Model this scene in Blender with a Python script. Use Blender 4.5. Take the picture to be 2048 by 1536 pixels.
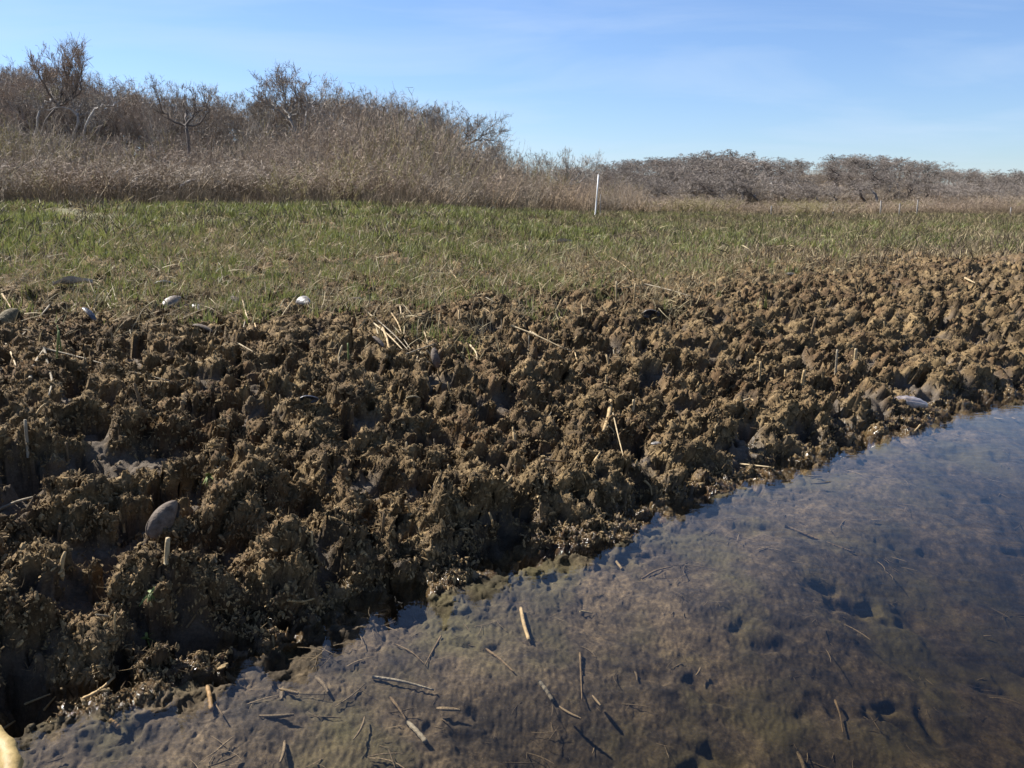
import bpy, math, random
import numpy as np

for o in list(bpy.data.objects):
    bpy.data.objects.remove(o)
scene = bpy.context.scene
COL = scene.collection
R = math.radians

# ------------------------------------------------------------------ camera, sky, sun, exposure
CAM_H, PITCH, FPX = 0.95, 11.35, 1773.0
cd = bpy.data.cameras.new('camera')
cam = bpy.data.objects.new('camera', cd)
COL.objects.link(cam)
cam.location = (0, 0, CAM_H)
cam.rotation_euler = (R(90 - PITCH), 0, 0)
cd.sensor_width = 36
cd.lens = 36 * FPX / 2048
cd.clip_start = 0.05
cd.clip_end = 2000
scene.camera = cam

SUN_EL, SUN_AZ = 46.0, -62.0        # azimuth from +Y, negative = to the left
world = bpy.data.worlds.new('World')
scene.world = world
world.use_nodes = True
wt = world.node_tree
wt.nodes.clear()
wo = wt.nodes.new('ShaderNodeOutputWorld')
bg = wt.nodes.new('ShaderNodeBackground')
sky = wt.nodes.new('ShaderNodeTexSky')
sky.sky_type = 'NISHITA'
sky.sun_disc = False
sky.sun_elevation = R(SUN_EL)
sky.sun_rotation = R(SUN_AZ)
sky.altitude = 0
sky.air_density = 1.0
sky.dust_density = 0.3
sky.ozone_density = 3.0
bg.inputs['Strength'].default_value = 0.05
tc = wt.nodes.new('ShaderNodeTexCoord')
sep = wt.nodes.new('ShaderNodeSeparateXYZ')
wt.links.new(tc.outputs['Generated'], sep.inputs[0])
# thin cirrus: noise on the cloud plane (direction divided by height)
zz = wt.nodes.new('ShaderNodeMath'); zz.operation = 'ADD'; zz.inputs[1].default_value = 0.12
wt.links.new(sep.outputs['Z'], zz.inputs[0])
dx = wt.nodes.new('ShaderNodeMath'); dx.operation = 'DIVIDE'
dy = wt.nodes.new('ShaderNodeMath'); dy.operation = 'DIVIDE'
wt.links.new(sep.outputs['X'], dx.inputs[0]); wt.links.new(zz.outputs[0], dx.inputs[1])
wt.links.new(sep.outputs['Y'], dy.inputs[0]); wt.links.new(zz.outputs[0], dy.inputs[1])
cmb = wt.nodes.new('ShaderNodeCombineXYZ')
wt.links.new(dx.outputs[0], cmb.inputs[0]); wt.links.new(dy.outputs[0], cmb.inputs[1])
mp = wt.nodes.new('ShaderNodeMapping')
mp.inputs['Scale'].default_value = (0.75, 1.25, 1)
mp.inputs['Rotation'].default_value = (0, 0, R(12))
mp.inputs['Location'].default_value = (0.6, 0.3, 0)
wt.links.new(cmb.outputs[0], mp.inputs[0])
cn = wt.nodes.new('ShaderNodeTexNoise')
cn.inputs['Scale'].default_value = 0.9
cn.inputs['Detail'].default_value = 6
cn.inputs['Roughness'].default_value = 0.55
cn.inputs['Distortion'].default_value = 0.6
wt.links.new(mp.outputs[0], cn.inputs['Vector'])
cr = wt.nodes.new('ShaderNodeMapRange')
cr.inputs['From Min'].default_value = 0.44
cr.inputs['From Max'].default_value = 0.78
cr.inputs['To Min'].default_value = 0.0
cr.inputs['To Max'].default_value = 0.42
wt.links.new(cn.outputs['Fac'], cr.inputs['Value'])
tint = wt.nodes.new('ShaderNodeMix'); tint.data_type = 'RGBA'; tint.blend_type = 'MULTIPLY'
tint.inputs['Factor'].default_value = 1
tint.inputs['B'].default_value = (0.86, 0.96, 1.18, 1)
wt.links.new(sky.outputs[0], tint.inputs['A'])
cm = wt.nodes.new('ShaderNodeMix'); cm.data_type = 'RGBA'
cm.inputs['B'].default_value = (5.2, 6.3, 7.8, 1)
wt.links.new(cr.outputs[0], cm.inputs['Factor'])
wt.links.new(tint.outputs['Result'], cm.inputs['A'])
wt.links.new(cm.outputs['Result'], bg.inputs['Color'])
wt.links.new(bg.outputs[0], wo.inputs['Surface'])

sl = bpy.data.lights.new('sun', 'SUN')
sl.energy = 5.0
sl.angle = R(0.5)
sl.color = (1.0, 0.95, 0.88)
so = bpy.data.objects.new('sun', sl)
COL.objects.link(so)
az, el = R(SUN_AZ), R(SUN_EL)
SUNV = np.array([math.sin(az) * math.cos(el), math.cos(az) * math.cos(el), math.sin(el)])
so.rotation_euler = (R(90) - el, 0, math.pi - az)

scene.view_settings.view_transform = 'Standard'
scene.view_settings.look = 'None'
scene.view_settings.gamma = 1
scene.view_settings.use_curve_mapping = False
scene.view_settings.exposure = 1.42
scene.cycles.transparent_max_bounces = 16
scene.cycles.max_bounces = 6
scene.cycles.sample_clamp_indirect = 4

# ------------------------------------------------------------------ noise in numpy
def _hash(ix, iy, seed):
    h = (ix.astype(np.int64) * 374761393 + iy.astype(np.int64) * 668265263 + seed * 1442695041) & 0xFFFFFFFF
    h = ((h ^ (h >> 13)) * 1274126177) & 0xFFFFFFFF
    h = ((h ^ (h >> 16)) * 2246822519) & 0xFFFFFFFF
    return (h ^ (h >> 15)) & 0xFFFFFFFF

_A = np.linspace(0, 2 * np.pi, 256, endpoint=False)
_GX, _GY = np.cos(_A).astype(np.float32), np.sin(_A).astype(np.float32)

def perlin(x, y, seed=0):
    ix = np.floor(x); iy = np.floor(y)
    fx = (x - ix).astype(np.float32); fy = (y - iy).astype(np.float32)
    ix = ix.astype(np.int64); iy = iy.astype(np.int64)
    u = fx * fx * fx * (fx * (fx * 6 - 15) + 10); v = fy * fy * fy * (fy * (fy * 6 - 15) + 10)
    def g(a, b):
        h = _hash(ix + a, iy + b, seed) & 255
        return _GX[h] * (fx - a) + _GY[h] * (fy - b)
    a = g(0, 0); b = g(1, 0); c = g(0, 1); d = g(1, 1)
    return (a + u * (b - a)) * (1 - v) + (c + u * (d - c)) * v

def fbm(x, y, seed, octv, gain=0.5):
    r = 0; a = 1.0
    for k in range(octv):
        r = r + a * perlin(x * 2 ** k, y * 2 ** k, seed + k * 17); a *= gain
    return r

def worley(x, y, seed=0):
    ix = np.floor(x).astype(np.int64); iy = np.floor(y).astype(np.int64)
    f1 = np.full(x.shape, 9.0, np.float32); f2 = f1.copy()
    for a in (-1, 0, 1):
        for b in (-1, 0, 1):
            h = _hash(ix + a, iy + b, seed)
            px = ix + a + (h & 1023) / 1023.0; py = iy + b + ((h >> 10) & 1023) / 1023.0
            d = np.hypot(px - x, py - y).astype(np.float32)
            f2 = np.minimum(f2, np.maximum(f1, d)); f1 = np.minimum(f1, d)
    return f1, f2

def sst(a, b, x):
    t = np.clip((x - a) / (b - a), 0, 1)
    return t * t * (3 - 2 * t)

# ------------------------------------------------------------------ terrain
O0 = np.array([0.0, 2.319]); U = np.array([0.7714, 0.6364]); N = np.array([-0.6364, 0.7714])
ST = lambda x, y: ((x - O0[0]) * N[0] + (y - O0[1]) * N[1], (x - O0[0]) * U[0] + (y - O0[1]) * U[1])

def ray_dir(px, py):
    p = R(PITCH); a = (px - 1024) / FPX; b = -(py - 768) / FPX
    d = np.array([a, math.cos(p) + b * math.sin(p), -math.sin(p) + b * math.cos(p)])
    return d

def at_z(px, py, z):
    d = ray_dir(px, py); t = (z - CAM_H) / d[2]
    return np.array([d[0] * t, d[1] * t])

def at_y(px, py, Y):
    d = ray_dir(px, py); t = Y / d[1]
    return np.array([d[0] * t, Y, CAM_H + d[2] * t])

# mounds and hollows of the near bank: (px, py, z there, radius along, radius across, angle, height)
FEATURES = [
    (160, 1400, 0.03, 0.22, 0.055, 40, 0.10), (280, 1290, 0.06, 0.14, 0.10, 10, 0.08),
    (640, 1120, 0.10, 0.20, 0.13, 20, 0.11), (840, 1030, 0.12, 0.14, 0.12, 0, 0.09),
    (560, 1165, 0.06, 0.12, 0.09, 0, 0.07), (905, 1160, 0.02, 0.10, 0.08, 0, 0.07),
    (1010, 1145, 0.02, 0.10, 0.07, 30, 0.06), (1180, 1060, 0.03, 0.18, 0.10, 25, 0.07),
    (1390, 960, 0.05, 0.30, 0.10, 15, 0.05), (1540, 910, 0.05, 0.22, 0.10, 20, 0.06),
    (320, 1180, 0.08, 0.13, 0.11, 0, 0.09), (90, 1200, 0.15, 0.20, 0.14, 10, 0.10),
    (420, 1205, 0.06, 0.10, 0.08, 0, 0.06), (480, 960, 0.22, 0.20, 0.15, 20, 0.09),
    (690, 960, 0.20, 0.18, 0.14, 20, 0.08), (880, 960, 0.18, 0.16, 0.12, 20, 0.07),
    (1330, 860, 0.20, 0.20, 0.13, 0, 0.05), (1050, 880, 0.22, 0.20, 0.13, 0, 0.05),
    (310, 1380, 0.02, 0.05, 0.05, 0, 0.06), (735, 1235, 0.0, 0.05, 0.05, 0, 0.05),
    # hollows
    (40, 1330, 0.05, 0.26, 0.14, 40, -0.14), (440, 1130, 0.10, 0.14, 0.11, 10, -0.11),
    (590, 1010, 0.15, 0.12, 0.10, 0, -0.11), (320, 930, 0.20, 0.22, 0.09, 25, -0.10),
    (190, 1080, 0.15, 0.17, 0.10, 10, -0.10), (740, 1170, 0.04, 0.16, 0.10, 20, -0.11),
    (980, 1060, 0.07, 0.13, 0.10, 0, -0.09), (760, 1000, 0.14, 0.10, 0.09, 0, -0.10),
    (450, 1090, 0.12, 0.10, 0.10, 0, -0.08), (860, 840, 0.25, 0.14, 0.10, 0, -0.07),
    (560, 720, 0.38, 0.14, 0.09, 0, -0.07), (140, 680, 0.42, 0.18, 0.11, 0, -0.10),
    (50, 610, 0.45, 0.16, 0.12, 0, -0.10), (230, 670, 0.42, 0.17, 0.09, 0, -0.09),
    (1270, 900, 0.12, 0.16, 0.10, 15, -0.08), (1510, 880, 0.10, 0.22, 0.11, 10, -0.09),
    (1380, 1000, 0.02, 0.20, 0.08, 15, -0.04), (1790, 720, 0.22, 0.16, 0.14, 0, -0.12),
    (2000, 640, 0.28, 0.34, 0.14, -20, -0.12), (1500, 790, 0.22, 0.2, 0.10, 0, -0.07),
    (150, 930, 0.25, 0.16, 0.12, 10, -0.10), (1000, 760, 0.32, 0.14, 0.1, 0, -0.05),
    (330, 1300, 0.0, 0.16, 0.07, 20, -0.05),
]

def base_profile(s, t):
    up = 0.115 * sst(-0.02, 0.13, s) + 0.155 * sst(0.05, 1.0, s) + 0.155 * sst(0.5, 1.9, s) + 0.07 * sst(1.5, 5.0, s)
    dn = -0.026 * sst(0, -0.12, s) - 0.09 * sst(-0.15, -0.8, s) - 0.20 * sst(-0.45, -1.3, s) - 0.26 * sst(-0.6, -3.0, s) - 0.5 * sst(-3, -14, s)
    return np.where(s >= 0, up, dn)

def terrain(x, y, fine=True):
    s, t = ST(x, y)
    r = np.hypot(x, y)
    wig = 0.09 * perlin(t / 0.55, t * 0 + 3.3, 5) + 0.05 * perlin(t / 0.2, t * 0 + 1.3, 6)
    s2 = s + (wig - 0.03 - 0.07 * sst(0.3, 3.0, t)) * sst(9, 2, np.abs(s))
    z = base_profile(s2, t)
    # upland rising behind the marsh, more to the left; low hill far right
    azr = np.degrees(np.arctan2(x, y))
    edge = 12.5 + 14 * sst(-8, 8, azr) + 18 * sst(2, 14, azr)
    lift = np.interp(azr, [-40, -10, -3, 0, 6, 12, 16], [0.46, 0.43, 0.40, 0.34, 0.18, 0.06, 0.02])
    z = z + lift * sst(0.35, 1.05, r / edge) * (s > 2)
    z = z + 1.5 * sst(24, 50, r) * sst(2, -12, azr) + 4.2 * sst(58, 120, r) * sst(-3, 7, azr) * (1 - 0.55 * sst(20, 30, azr))
    z = z + np.where(s > 2, 0.10 * fbm(x / 5, y / 5, 21, 2) * sst(6, 16, r), 0)
    silt = np.zeros_like(z); lump = np.zeros_like(z)
    near = (s > -6) & (s < 9) & (r < 22)
    if near.any():
        X = x[near]; Y = y[near]; S = s2[near]; T = t[near]
        amp = np.interp(S, [-6, -1.5, -0.3, 0.0, 0.6, 1.3, 2.2, 3.5, 9], [0.10, 0.12, 0.22, 0.85, 1.05, 0.9, 0.65, 0.5, 0.4])
        fs = np.interp(S, [0, 0.8, 1.6, 3], [1.0, 0.92, 0.7, 0.65])
        wx = X + 0.045 * perlin(X / 0.13, Y / 0.13, 31) + 0.016 * perlin(X / 0.045, Y / 0.045, 33)
        wy = Y + 0.045 * perlin(X / 0.13, Y / 0.13, 32) + 0.016 * perlin(X / 0.045, Y / 0.045, 34)
        f1, f2 = worley(wx / 0.165, wy / 0.165, 41)
        dome = np.clip(1 - (f1 / 0.85) ** 2, 0, 1) * sst(0.0, 0.36, f2 - f1)
        f1b, f2b = worley(wx / 0.075 + 7, wy / 0.075, 43)
        domeb = np.clip(1 - (f1b / 0.8) ** 2, 0, 1) * sst(0.0, 0.25, f2b - f1b)
        pa = perlin(wx / 0.17, wy / 0.17, 44) + 0.4 * perlin(wx / 0.065, wy / 0.065, 45)
        pit = sst(0.10, 0.30, pa)
        pb = perlin(wx / 0.085 + 3, wy / 0.085, 46) + 0.4 * perlin(wx / 0.04, wy / 0.04, 47)
        pitb = sst(0.15, 0.28, pb)
        pe = np.interp(S, [0.0, 0.08, 0.3], [0.5, 0.7, 1.0])
        h = 0.046 * dome - 0.008 + 0.022 * domeb - 0.13 * pit * pe - 0.055 * pitb * pe + 0.03 * perlin(X / 0.45, Y / 0.45, 48) - 0.01
        h = h * amp
        for (px, py, zf, ra, rb, an, hh) in FEATURES:
            c = at_z(px, py, zf)
            ca, sa = math.cos(R(an)), math.sin(R(an))
            ddx = wx - c[0]; ddy = wy - c[1]
            q = ((ddx * ca + ddy * sa) / ra) ** 2 + ((-ddx * sa + ddy * ca) / rb) ** 2
            m = q < 5
            if m.any():
                k = np.exp(-q[m] ** 1.6 * 1.2)
                h[m] += hh * k * (0.6 if hh > 0 else 0.85)
        flat_ = sst(0.16, 0.30, perlin(X / 0.19, Y / 0.16, 82) + 0.35 * perlin(X / 0.06, Y / 0.06, 83)) * (S > 0)
        h = h * (1 - 0.75 * flat_) - 0.035 * flat_
        rg = 0.5 - np.abs(perlin(wx / 0.11, wy / 0.09, 77)) * 2; hb = 0.050 * fbm(X / 0.5, Y / 0.38, 71, 3, 0.45) + 0.006 * rg + 0.002 * perlin(wx / 0.05, wy / 0.05, 74) + 0.001 * perlin(wx / 0.02, wy / 0.02, 78) - 0.030 * sst(0.20, 0.70, perlin(wx / 0.27, wy / 0.15, 75) + 0.5 * perlin(wx / 0.07, wy / 0.05, 76))
        hb = hb * np.interp(S, [-6, -3, -0.7, -0.3, -0.1], [0.7, 0.8, 1, 0.5, 0.25])
        kb = sst(-0.04, -0.30, S)
        h = np.where(S < -0.02, np.minimum(h, 0.9 * 0.03 + 0.06 * sst(0.1, 0.35, perlin(T / 0.35, T * 0 + 2.2, 88))), h); h = h * (1 - kb) + hb * kb
        low = np.maximum(sst(-0.03, -0.07, h + 0.02 * perlin(X / 0.06, Y / 0.06, 49)), sst(0.16, 0.30, perlin(X / 0.19, Y / 0.16, 82) + 0.35 * perlin(X / 0.06, Y / 0.06, 83)))
        smooth = low * (S > 0.02)
        rough = (1 - 0.7 * smooth) * np.interp(S, [-6, -1, -0.15, 0.0, 2.5, 9], [0.10, 0.12, 0.35, 1, 0.85, 0.6])
        if fine:
            c1 = perlin(X / 0.034, Y / 0.034, 51); c2 = perlin(X / 0.016, Y / 0.016, 52); c3 = perlin(X / 0.008, Y / 0.008, 53)
            f1c, f2c = worley(wx / 0.026, wy / 0.026, 54)
            h = h + rough * (0.018 * c1 + 0.013 * (0.45 - 2 * np.abs(c2)) + 0.010 * c3 + 0.007 * (0.45 - f1c))
        # nothing pokes out of the open water away from the bank
        cap = np.interp(S, [-6, -0.7, -0.25, -0.1, 9], [0.02, 0.025, 0.045, 0.3, 0.3])
        z[near] = z[near] + np.minimum(h, cap)
        silt[near] = smooth; lump[near] = h
    return z, silt, lump, s2

# polar grid about the camera's foot point: cells grow with distance
def geo(a, b, k):
    n = max(1, int(math.log(b / a) / k)); return a * (b / a) ** (np.arange(n) / n)
rr = np.concatenate([geo(0.25, 1.25, 0.014), geo(1.25, 6.0, 0.0029), geo(6.0, 10.0, 0.0042), geo(10, 30, 0.016), geo(30, 130, 0.04), geo(130, 700, 0.3), [700.0]])
aa = np.concatenate([np.linspace(-180, -75, 24, endpoint=False), np.linspace(-75, -54, 50, endpoint=False), np.arange(-54, -34, 0.17), np.arange(-34, 36, 0.088), np.linspace(36, 60, 60, endpoint=False), np.linspace(60, 180, 24)])
NR, NA = len(rr), len(aa)
AZ, RR = np.meshgrid(np.radians(aa), rr)
GX = (RR * np.sin(AZ)).ravel(); GY = (RR * np.cos(AZ)).ravel()
GZ, GSILT, GLUMP, GS = terrain(GX, GY)
# crumbling lips lean out over the hollows
nearm = ((GS > -2) & (GS < 5) & (np.hypot(GX, GY) < 14)) * np.interp(GS, [-0.4, -0.05], [0.12, 1.0])
lean = nearm * np.clip(GLUMP, -0.06, 0.12) * np.interp(GS, [-0.2, 0.1, 1.5, 4], [0.1, 0.42, 0.32, 0.2])
jx = nearm * (0.020 * perlin(GX / 0.07, GZ / 0.05 + GY / 0.09, 61) + 0.010 * perlin(GX / 0.025, GZ / 0.02 + GY / 0.03, 63)) * (1 - 0.7 * GSILT)
jy = nearm * (0.020 * perlin(GX / 0.07 + 9, GZ / 0.05 + GY / 0.09, 62) + 0.010 * perlin(GX / 0.025 + 5, GZ / 0.02 + GY / 0.03, 64)) * (1 - 0.7 * GSILT)
PXW = GX - N[0] * lean * 0.8 + 0.3 * lean + jx
PYW = GY - N[1] * lean * 0.8 - 0.2 * lean + jy
V = np.stack([PXW, PYW, GZ], 1)
def grid_normals(P):
    G = P.reshape(NR, NA, 3); n_ = np.cross(np.gradient(G, axis=1), np.gradient(G, axis=0)).reshape(-1, 3)
    l_ = np.linalg.norm(n_, axis=1); n_ = n_ / np.maximum(l_[:, None], 1e-12); n_[n_[:, 2] < 0] *= -1
    return n_, l_
# crumbly relief along the surface normal, so that steep faces are as rough as flat ones
nn, _ = grid_normals(V)
nf = np.interp(GS, [-0.3, 0.0], [0.08, 1.0]) * nearm * (1 - 0.8 * GSILT)
A1 = perlin(V[:, 0] / 0.045 + V[:, 2] / 0.05, V[:, 1] / 0.045 + V[:, 2] / 0.03, 65)
A2 = perlin(V[:, 0] / 0.020 - V[:, 2] / 0.016, V[:, 1] / 0.020 + V[:, 2] / 0.022, 66)
A3 = perlin(V[:, 0] / 0.010 + V[:, 2] / 0.008, V[:, 1] / 0.010 - V[:, 2] / 0.009, 67)
V = V + nn * (nf * (0.014 * A1 + 0.010 * A2 + 0.006 * A3))[:, None]
del A1, A2, A3, nn
del jx, jy

# ------------------------------------------------------------------ small helpers
def newmesh(name, verts, faces_tri=None, faces_quad=None, mats=(), smooth=True, matidx=None):
    me = bpy.data.meshes.new(name)
    verts = np.asarray(verts, np.float32)
    nt = 0 if faces_tri is None else len(faces_tri); nq = 0 if faces_quad is None else len(faces_quad)
    loops = []
    if nt: loops.append(np.asarray(faces_tri, np.int32).ravel())
    if nq: loops.append(np.asarray(faces_quad, np.int32).ravel())
    L = np.concatenate(loops) if loops else np.zeros(0, np.int32)
    me.vertices.add(len(verts)); me.vertices.foreach_set('co', verts.ravel())
    if len(L):
        me.loops.add(len(L)); me.loops.foreach_set('vertex_index', L)
        st = np.concatenate([np.arange(nt) * 3, nt * 3 + np.arange(nq) * 4]).astype(np.int32)
        me.polygons.add(nt + nq); me.polygons.foreach_set('loop_start', st)
        if matidx is not None:
            me.polygons.foreach_set('material_index', np.asarray(matidx, np.int32))
        me.polygons.foreach_set('use_smooth', np.full(nt + nq, smooth))
    for m in mats: me.materials.append(m)
    me.update()
    return me

def link(name, me, parent=None, loc=None):
    o = bpy.data.objects.new(name, me)
    COL.objects.link(o)
    if parent: o.parent = parent
    if loc is not None: o.location = loc
    return o

def tag(o, label=None, cat=None, group=None, kind=None):
    if label: o['label'] = label
    if cat: o['category'] = cat
    if group: o['group'] = group
    if kind: o['kind'] = kind
    return o

def empty(name, loc=(0, 0, 0), rz=0):
    o = bpy.data.objects.new(name, None)
    COL.objects.link(o); o.location = loc; o.rotation_euler = (0, 0, rz); o.empty_display_size = 0.05
    return o

def mat(name, c1, c2=None, scale=20, rough=0.85, bump=0.0, bscale=None, vary=0.0, detail=6, trans=0.0, spec=0.3, stretch=None, c3=None):
    m = bpy.data.materials.new(name); m.use_nodes = True
    nt = m.node_tree; b = nt.nodes['Principled BSDF']
    b.inputs['Roughness'].default_value = rough
    b.inputs['Specular IOR Level'].default_value = spec
    tcn = nt.nodes.new('ShaderNodeTexCoord'); vec = tcn.outputs['Object']
    if stretch:
        mpn = nt.nodes.new('ShaderNodeMapping'); mpn.inputs['Scale'].default_value = stretch
        nt.links.new(vec, mpn.inputs[0]); vec = mpn.outputs[0]
    n1 = nt.nodes.new('ShaderNodeTexNoise'); n1.inputs['Scale'].default_value = scale; n1.inputs['Detail'].default_value = detail
    n1.inputs['Roughness'].default_value = 0.65
    nt.links.new(vec, n1.inputs['Vector'])
    rp = nt.nodes.new('ShaderNodeValToRGB')
    rp.color_ramp.elements[0].position = 0.32; rp.color_ramp.elements[0].color = (*c1, 1)
    rp.color_ramp.elements[1].position = 0.68; rp.color_ramp.elements[1].color = (*(c2 or c1), 1)
    if c3:
        e = rp.color_ramp.elements.new(0.5); e.color = (*c3, 1)
    nt.links.new(n1.outputs['Fac'], rp.inputs[0])
    out = rp.outputs[0]
    if vary:
        oi = nt.nodes.new('ShaderNodeObjectInfo')
        mr = nt.nodes.new('ShaderNodeMapRange'); mr.inputs['To Min'].default_value = 1 - vary; mr.inputs['To Max'].default_value = 1 + vary
        nt.links.new(oi.outputs['Random'], mr.inputs['Value'])
        hs = nt.nodes.new('ShaderNodeHueSaturation')
        nt.links.new(mr.outputs[0], hs.inputs['Value']); nt.links.new(out, hs.inputs['Color'])
        out = hs.outputs[0]
    nt.links.new(out, b.inputs['Base Color'])
    if bump:
        n2 = nt.nodes.new('ShaderNodeTexNoise'); n2.inputs['Scale'].default_value = bscale or scale * 3; n2.inputs['Detail'].default_value = 5
        nt.links.new(vec, n2.inputs['Vector'])
        bp = nt.nodes.new('ShaderNodeBump'); bp.inputs['Strength'].default_value = bump; bp.inputs['Distance'].default_value = 0.01
        nt.links.new(n2.outputs['Fac'], bp.inputs['Height']); nt.links.new(bp.outputs[0], b.inputs['Normal'])
    if trans:
        tl = nt.nodes.new('ShaderNodeBsdfTranslucent'); nt.links.new(out, tl.inputs['Color'])
        mx = nt.nodes.new('ShaderNodeMixShader'); mx.inputs[0].default_value = trans
        nt.links.new(b.outputs[0], mx.inputs[1]); nt.links.new(tl.outputs[0], mx.inputs[2])
        nt.links.new(mx.outputs[0], nt.nodes['Material Output'].inputs['Surface'])
    return m

# ------------------------------------------------------------------ ground materials
def mud_material(name, wetline=True, bed=False):
    m = bpy.data.materials.new(name); m.use_nodes = True
    nt = m.node_tree; L = nt.links; b = nt.nodes['Principled BSDF']
    tcn = nt.nodes.new('ShaderNodeTexCoord')
    def noise(sc, det=6, ro=0.6):
        n = nt.nodes.new('ShaderNodeTexNoise'); n.inputs['Scale'].default_value = sc; n.inputs['Detail'].default_value = det
        n.inputs['Roughness'].default_value = ro; L.new(tcn.outputs['Object'], n.inputs['Vector']); return n
    def ramp(src, p0, c0, p1, c1):
        r_ = nt.nodes.new('ShaderNodeValToRGB'); e = r_.color_ramp.elements
        e[0].position = p0; e[0].color = (*c0, 1); e[1].position = p1; e[1].color = (*c1, 1); L.new(src, r_.inputs[0]); return r_
    def mix(fac, a, bb, bt='MIX'):
        x = nt.nodes.new('ShaderNodeMix'); x.data_type = 'RGBA'; x.blend_type = bt
        if isinstance(fac, (int, float)): x.inputs['Factor'].default_value = fac
        else: L.new(fac, x.inputs['Factor'])
        for k, q in (('A', a), ('B', bb)):
            if isinstance(q, tuple): x.inputs[k].default_value = (*q, 1)
            else: L.new(q, x.inputs[k])
        return x.outputs['Result']
    big = noise(3.5, 5); mid = noise(28, 6, 0.7); fine = noise(160, 5, 0.75)
    if bed:
        c = ramp(mid.outputs['Fac'], 0.30, (0.028, 0.0215, 0.015), 0.72, (0.13, 0.10, 0.066)).outputs[0]
        c = mix(1.0, c, ramp(noise(9, 7, 0.7).outputs['Fac'], 0.36, (0.42, 0.42, 0.44), 0.62, (1.25, 1.22, 1.18)).outputs[0], 'MULTIPLY')
        c = mix(1.0, c, ramp(noise(2.6, 5, 0.65).outputs['Fac'], 0.38, (0.55, 0.54, 0.52), 0.64, (1.35, 1.30, 1.22)).outputs[0], 'MULTIPLY')
        c = mix(1.0, c, ramp(noise(70, 4, 0.8).outputs['Fac'], 0.36, (0.6, 0.6, 0.6), 0.66, (1.3, 1.3, 1.3)).outputs[0], 'MULTIPLY')
        c = mix(ramp(big.outputs['Fac'], 0.48, (0, 0, 0), 0.66, (1, 1, 1)).outputs[0], c, (0.075, 0.062, 0.028))
        c = mix(ramp(fine.outputs['Fac'], 0.66, (0, 0, 0), 0.72, (0.8, 0.8, 0.8)).outputs[0], c, (0.22, 0.185, 0.13))
    else:
        c = ramp(mid.outputs['Fac'], 0.28, (0.042, 0.028, 0.013), 0.68, (0.265, 0.186, 0.092)).outputs[0]
        c = mix(ramp(big.outputs['Fac'], 0.44, (0, 0, 0), 0.62, (1, 1, 1)).outputs[0], c, mix(0.75, c, (0.085, 0.047, 0.022)))
        c = mix(ramp(fine.outputs['Fac'], 0.35, (0.55, 0.55, 0.55), 0.65, (1.25, 1.25, 1.25)).outputs[0], c, c)
        c = mix(1.0, c, ramp(noise(7.5, 4, 0.6).outputs['Fac'], 0.40, (0.50, 0.48, 0.47), 0.56, (1.08, 1.08, 1.08)).outputs[0], 'MULTIPLY')
        at = nt.nodes.new('ShaderNodeAttribute'); at.attribute_name = 'silt'
        c = mix(at.outputs['Fac'], c, ramp(mid.outputs['Fac'], 0.3, (0.06, 0.047, 0.035), 0.75, (0.145, 0.115, 0.085)).outputs[0])
    f2 = ramp(fine.outputs['Fac'], 0.30, (0.62, 0.60, 0.56), 0.70, (1.25, 1.25, 1.22)).outputs[0]
    c = mix(1.0, c, f2, 'MULTIPLY')
    rough = nt.nodes.new('ShaderNodeValue'); rough.outputs[0].default_value = 0.9
    if not bed:
        geo_ = nt.nodes.new('ShaderNodeNewGeometry'); sp = nt.nodes.new('ShaderNodeSeparateXYZ'); L.new(geo_.outputs['Position'], sp.inputs[0])
        ad = nt.nodes.new('ShaderNodeMath'); ad.operation = 'MULTIPLY_ADD'; ad.inputs[1].default_value = 0.05; ad.inputs[2].default_value = 0
        L.new(mid.outputs['Fac'], ad.inputs[0])
        sb = nt.nodes.new('ShaderNodeMath'); sb.operation = 'SUBTRACT'; L.new(sp.outputs['Z'], sb.inputs[0]); L.new(ad.outputs[0], sb.inputs[1])
        wr = nt.nodes.new('ShaderNodeMapRange'); wr.inputs['From Min'].default_value = -0.01; wr.inputs['From Max'].default_value = 0.075
        wr.inputs['To Min'].default_value = 1; wr.inputs['To Max'].default_value = 0; L.new(sb.outputs[0], wr.inputs['Value'])
        c = mix(wr.outputs[0], c, mix(1.0, c, (0.62, 0.60, 0.58), 'MULTIPLY'))
        rm = nt.nodes.new('ShaderNodeMapRange'); rm.inputs['To Min'].default_value = 0.92; rm.inputs['To Max'].default_value = 0.14
        L.new(wr.outputs[0], rm.inputs['Value']); L.new(rm.outputs[0], b.inputs['Roughness'])
    else:
        b.inputs['Roughness'].default_value = 0.9
    L.new(c, b.inputs['Base Color'])
    b.inputs['Specular IOR Level'].default_value = 0.25
    bp = nt.nodes.new('ShaderNodeBump'); bp.inputs['Strength'].default_value = 0.35 if bed else 0.8; bp.inputs['Distance'].default_value = 0.006
    bn = noise(210, 6, 0.75); L.new(bn.outputs['Fac'], bp.inputs['Height'])
    L.new(bp.outputs[0], b.inputs['Normal'])
    return m

M = {}
M['mud'] = mud_material('peat_mud')
M['bed'] = mud_material('creek_silt', bed=True)
M['soil'] = mat('marsh_soil', (0.05, 0.045, 0.02), (0.15, 0.12, 0.06), 6, 0.95, 0.6, 40, c3=(0.09, 0.085, 0.03))

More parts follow.
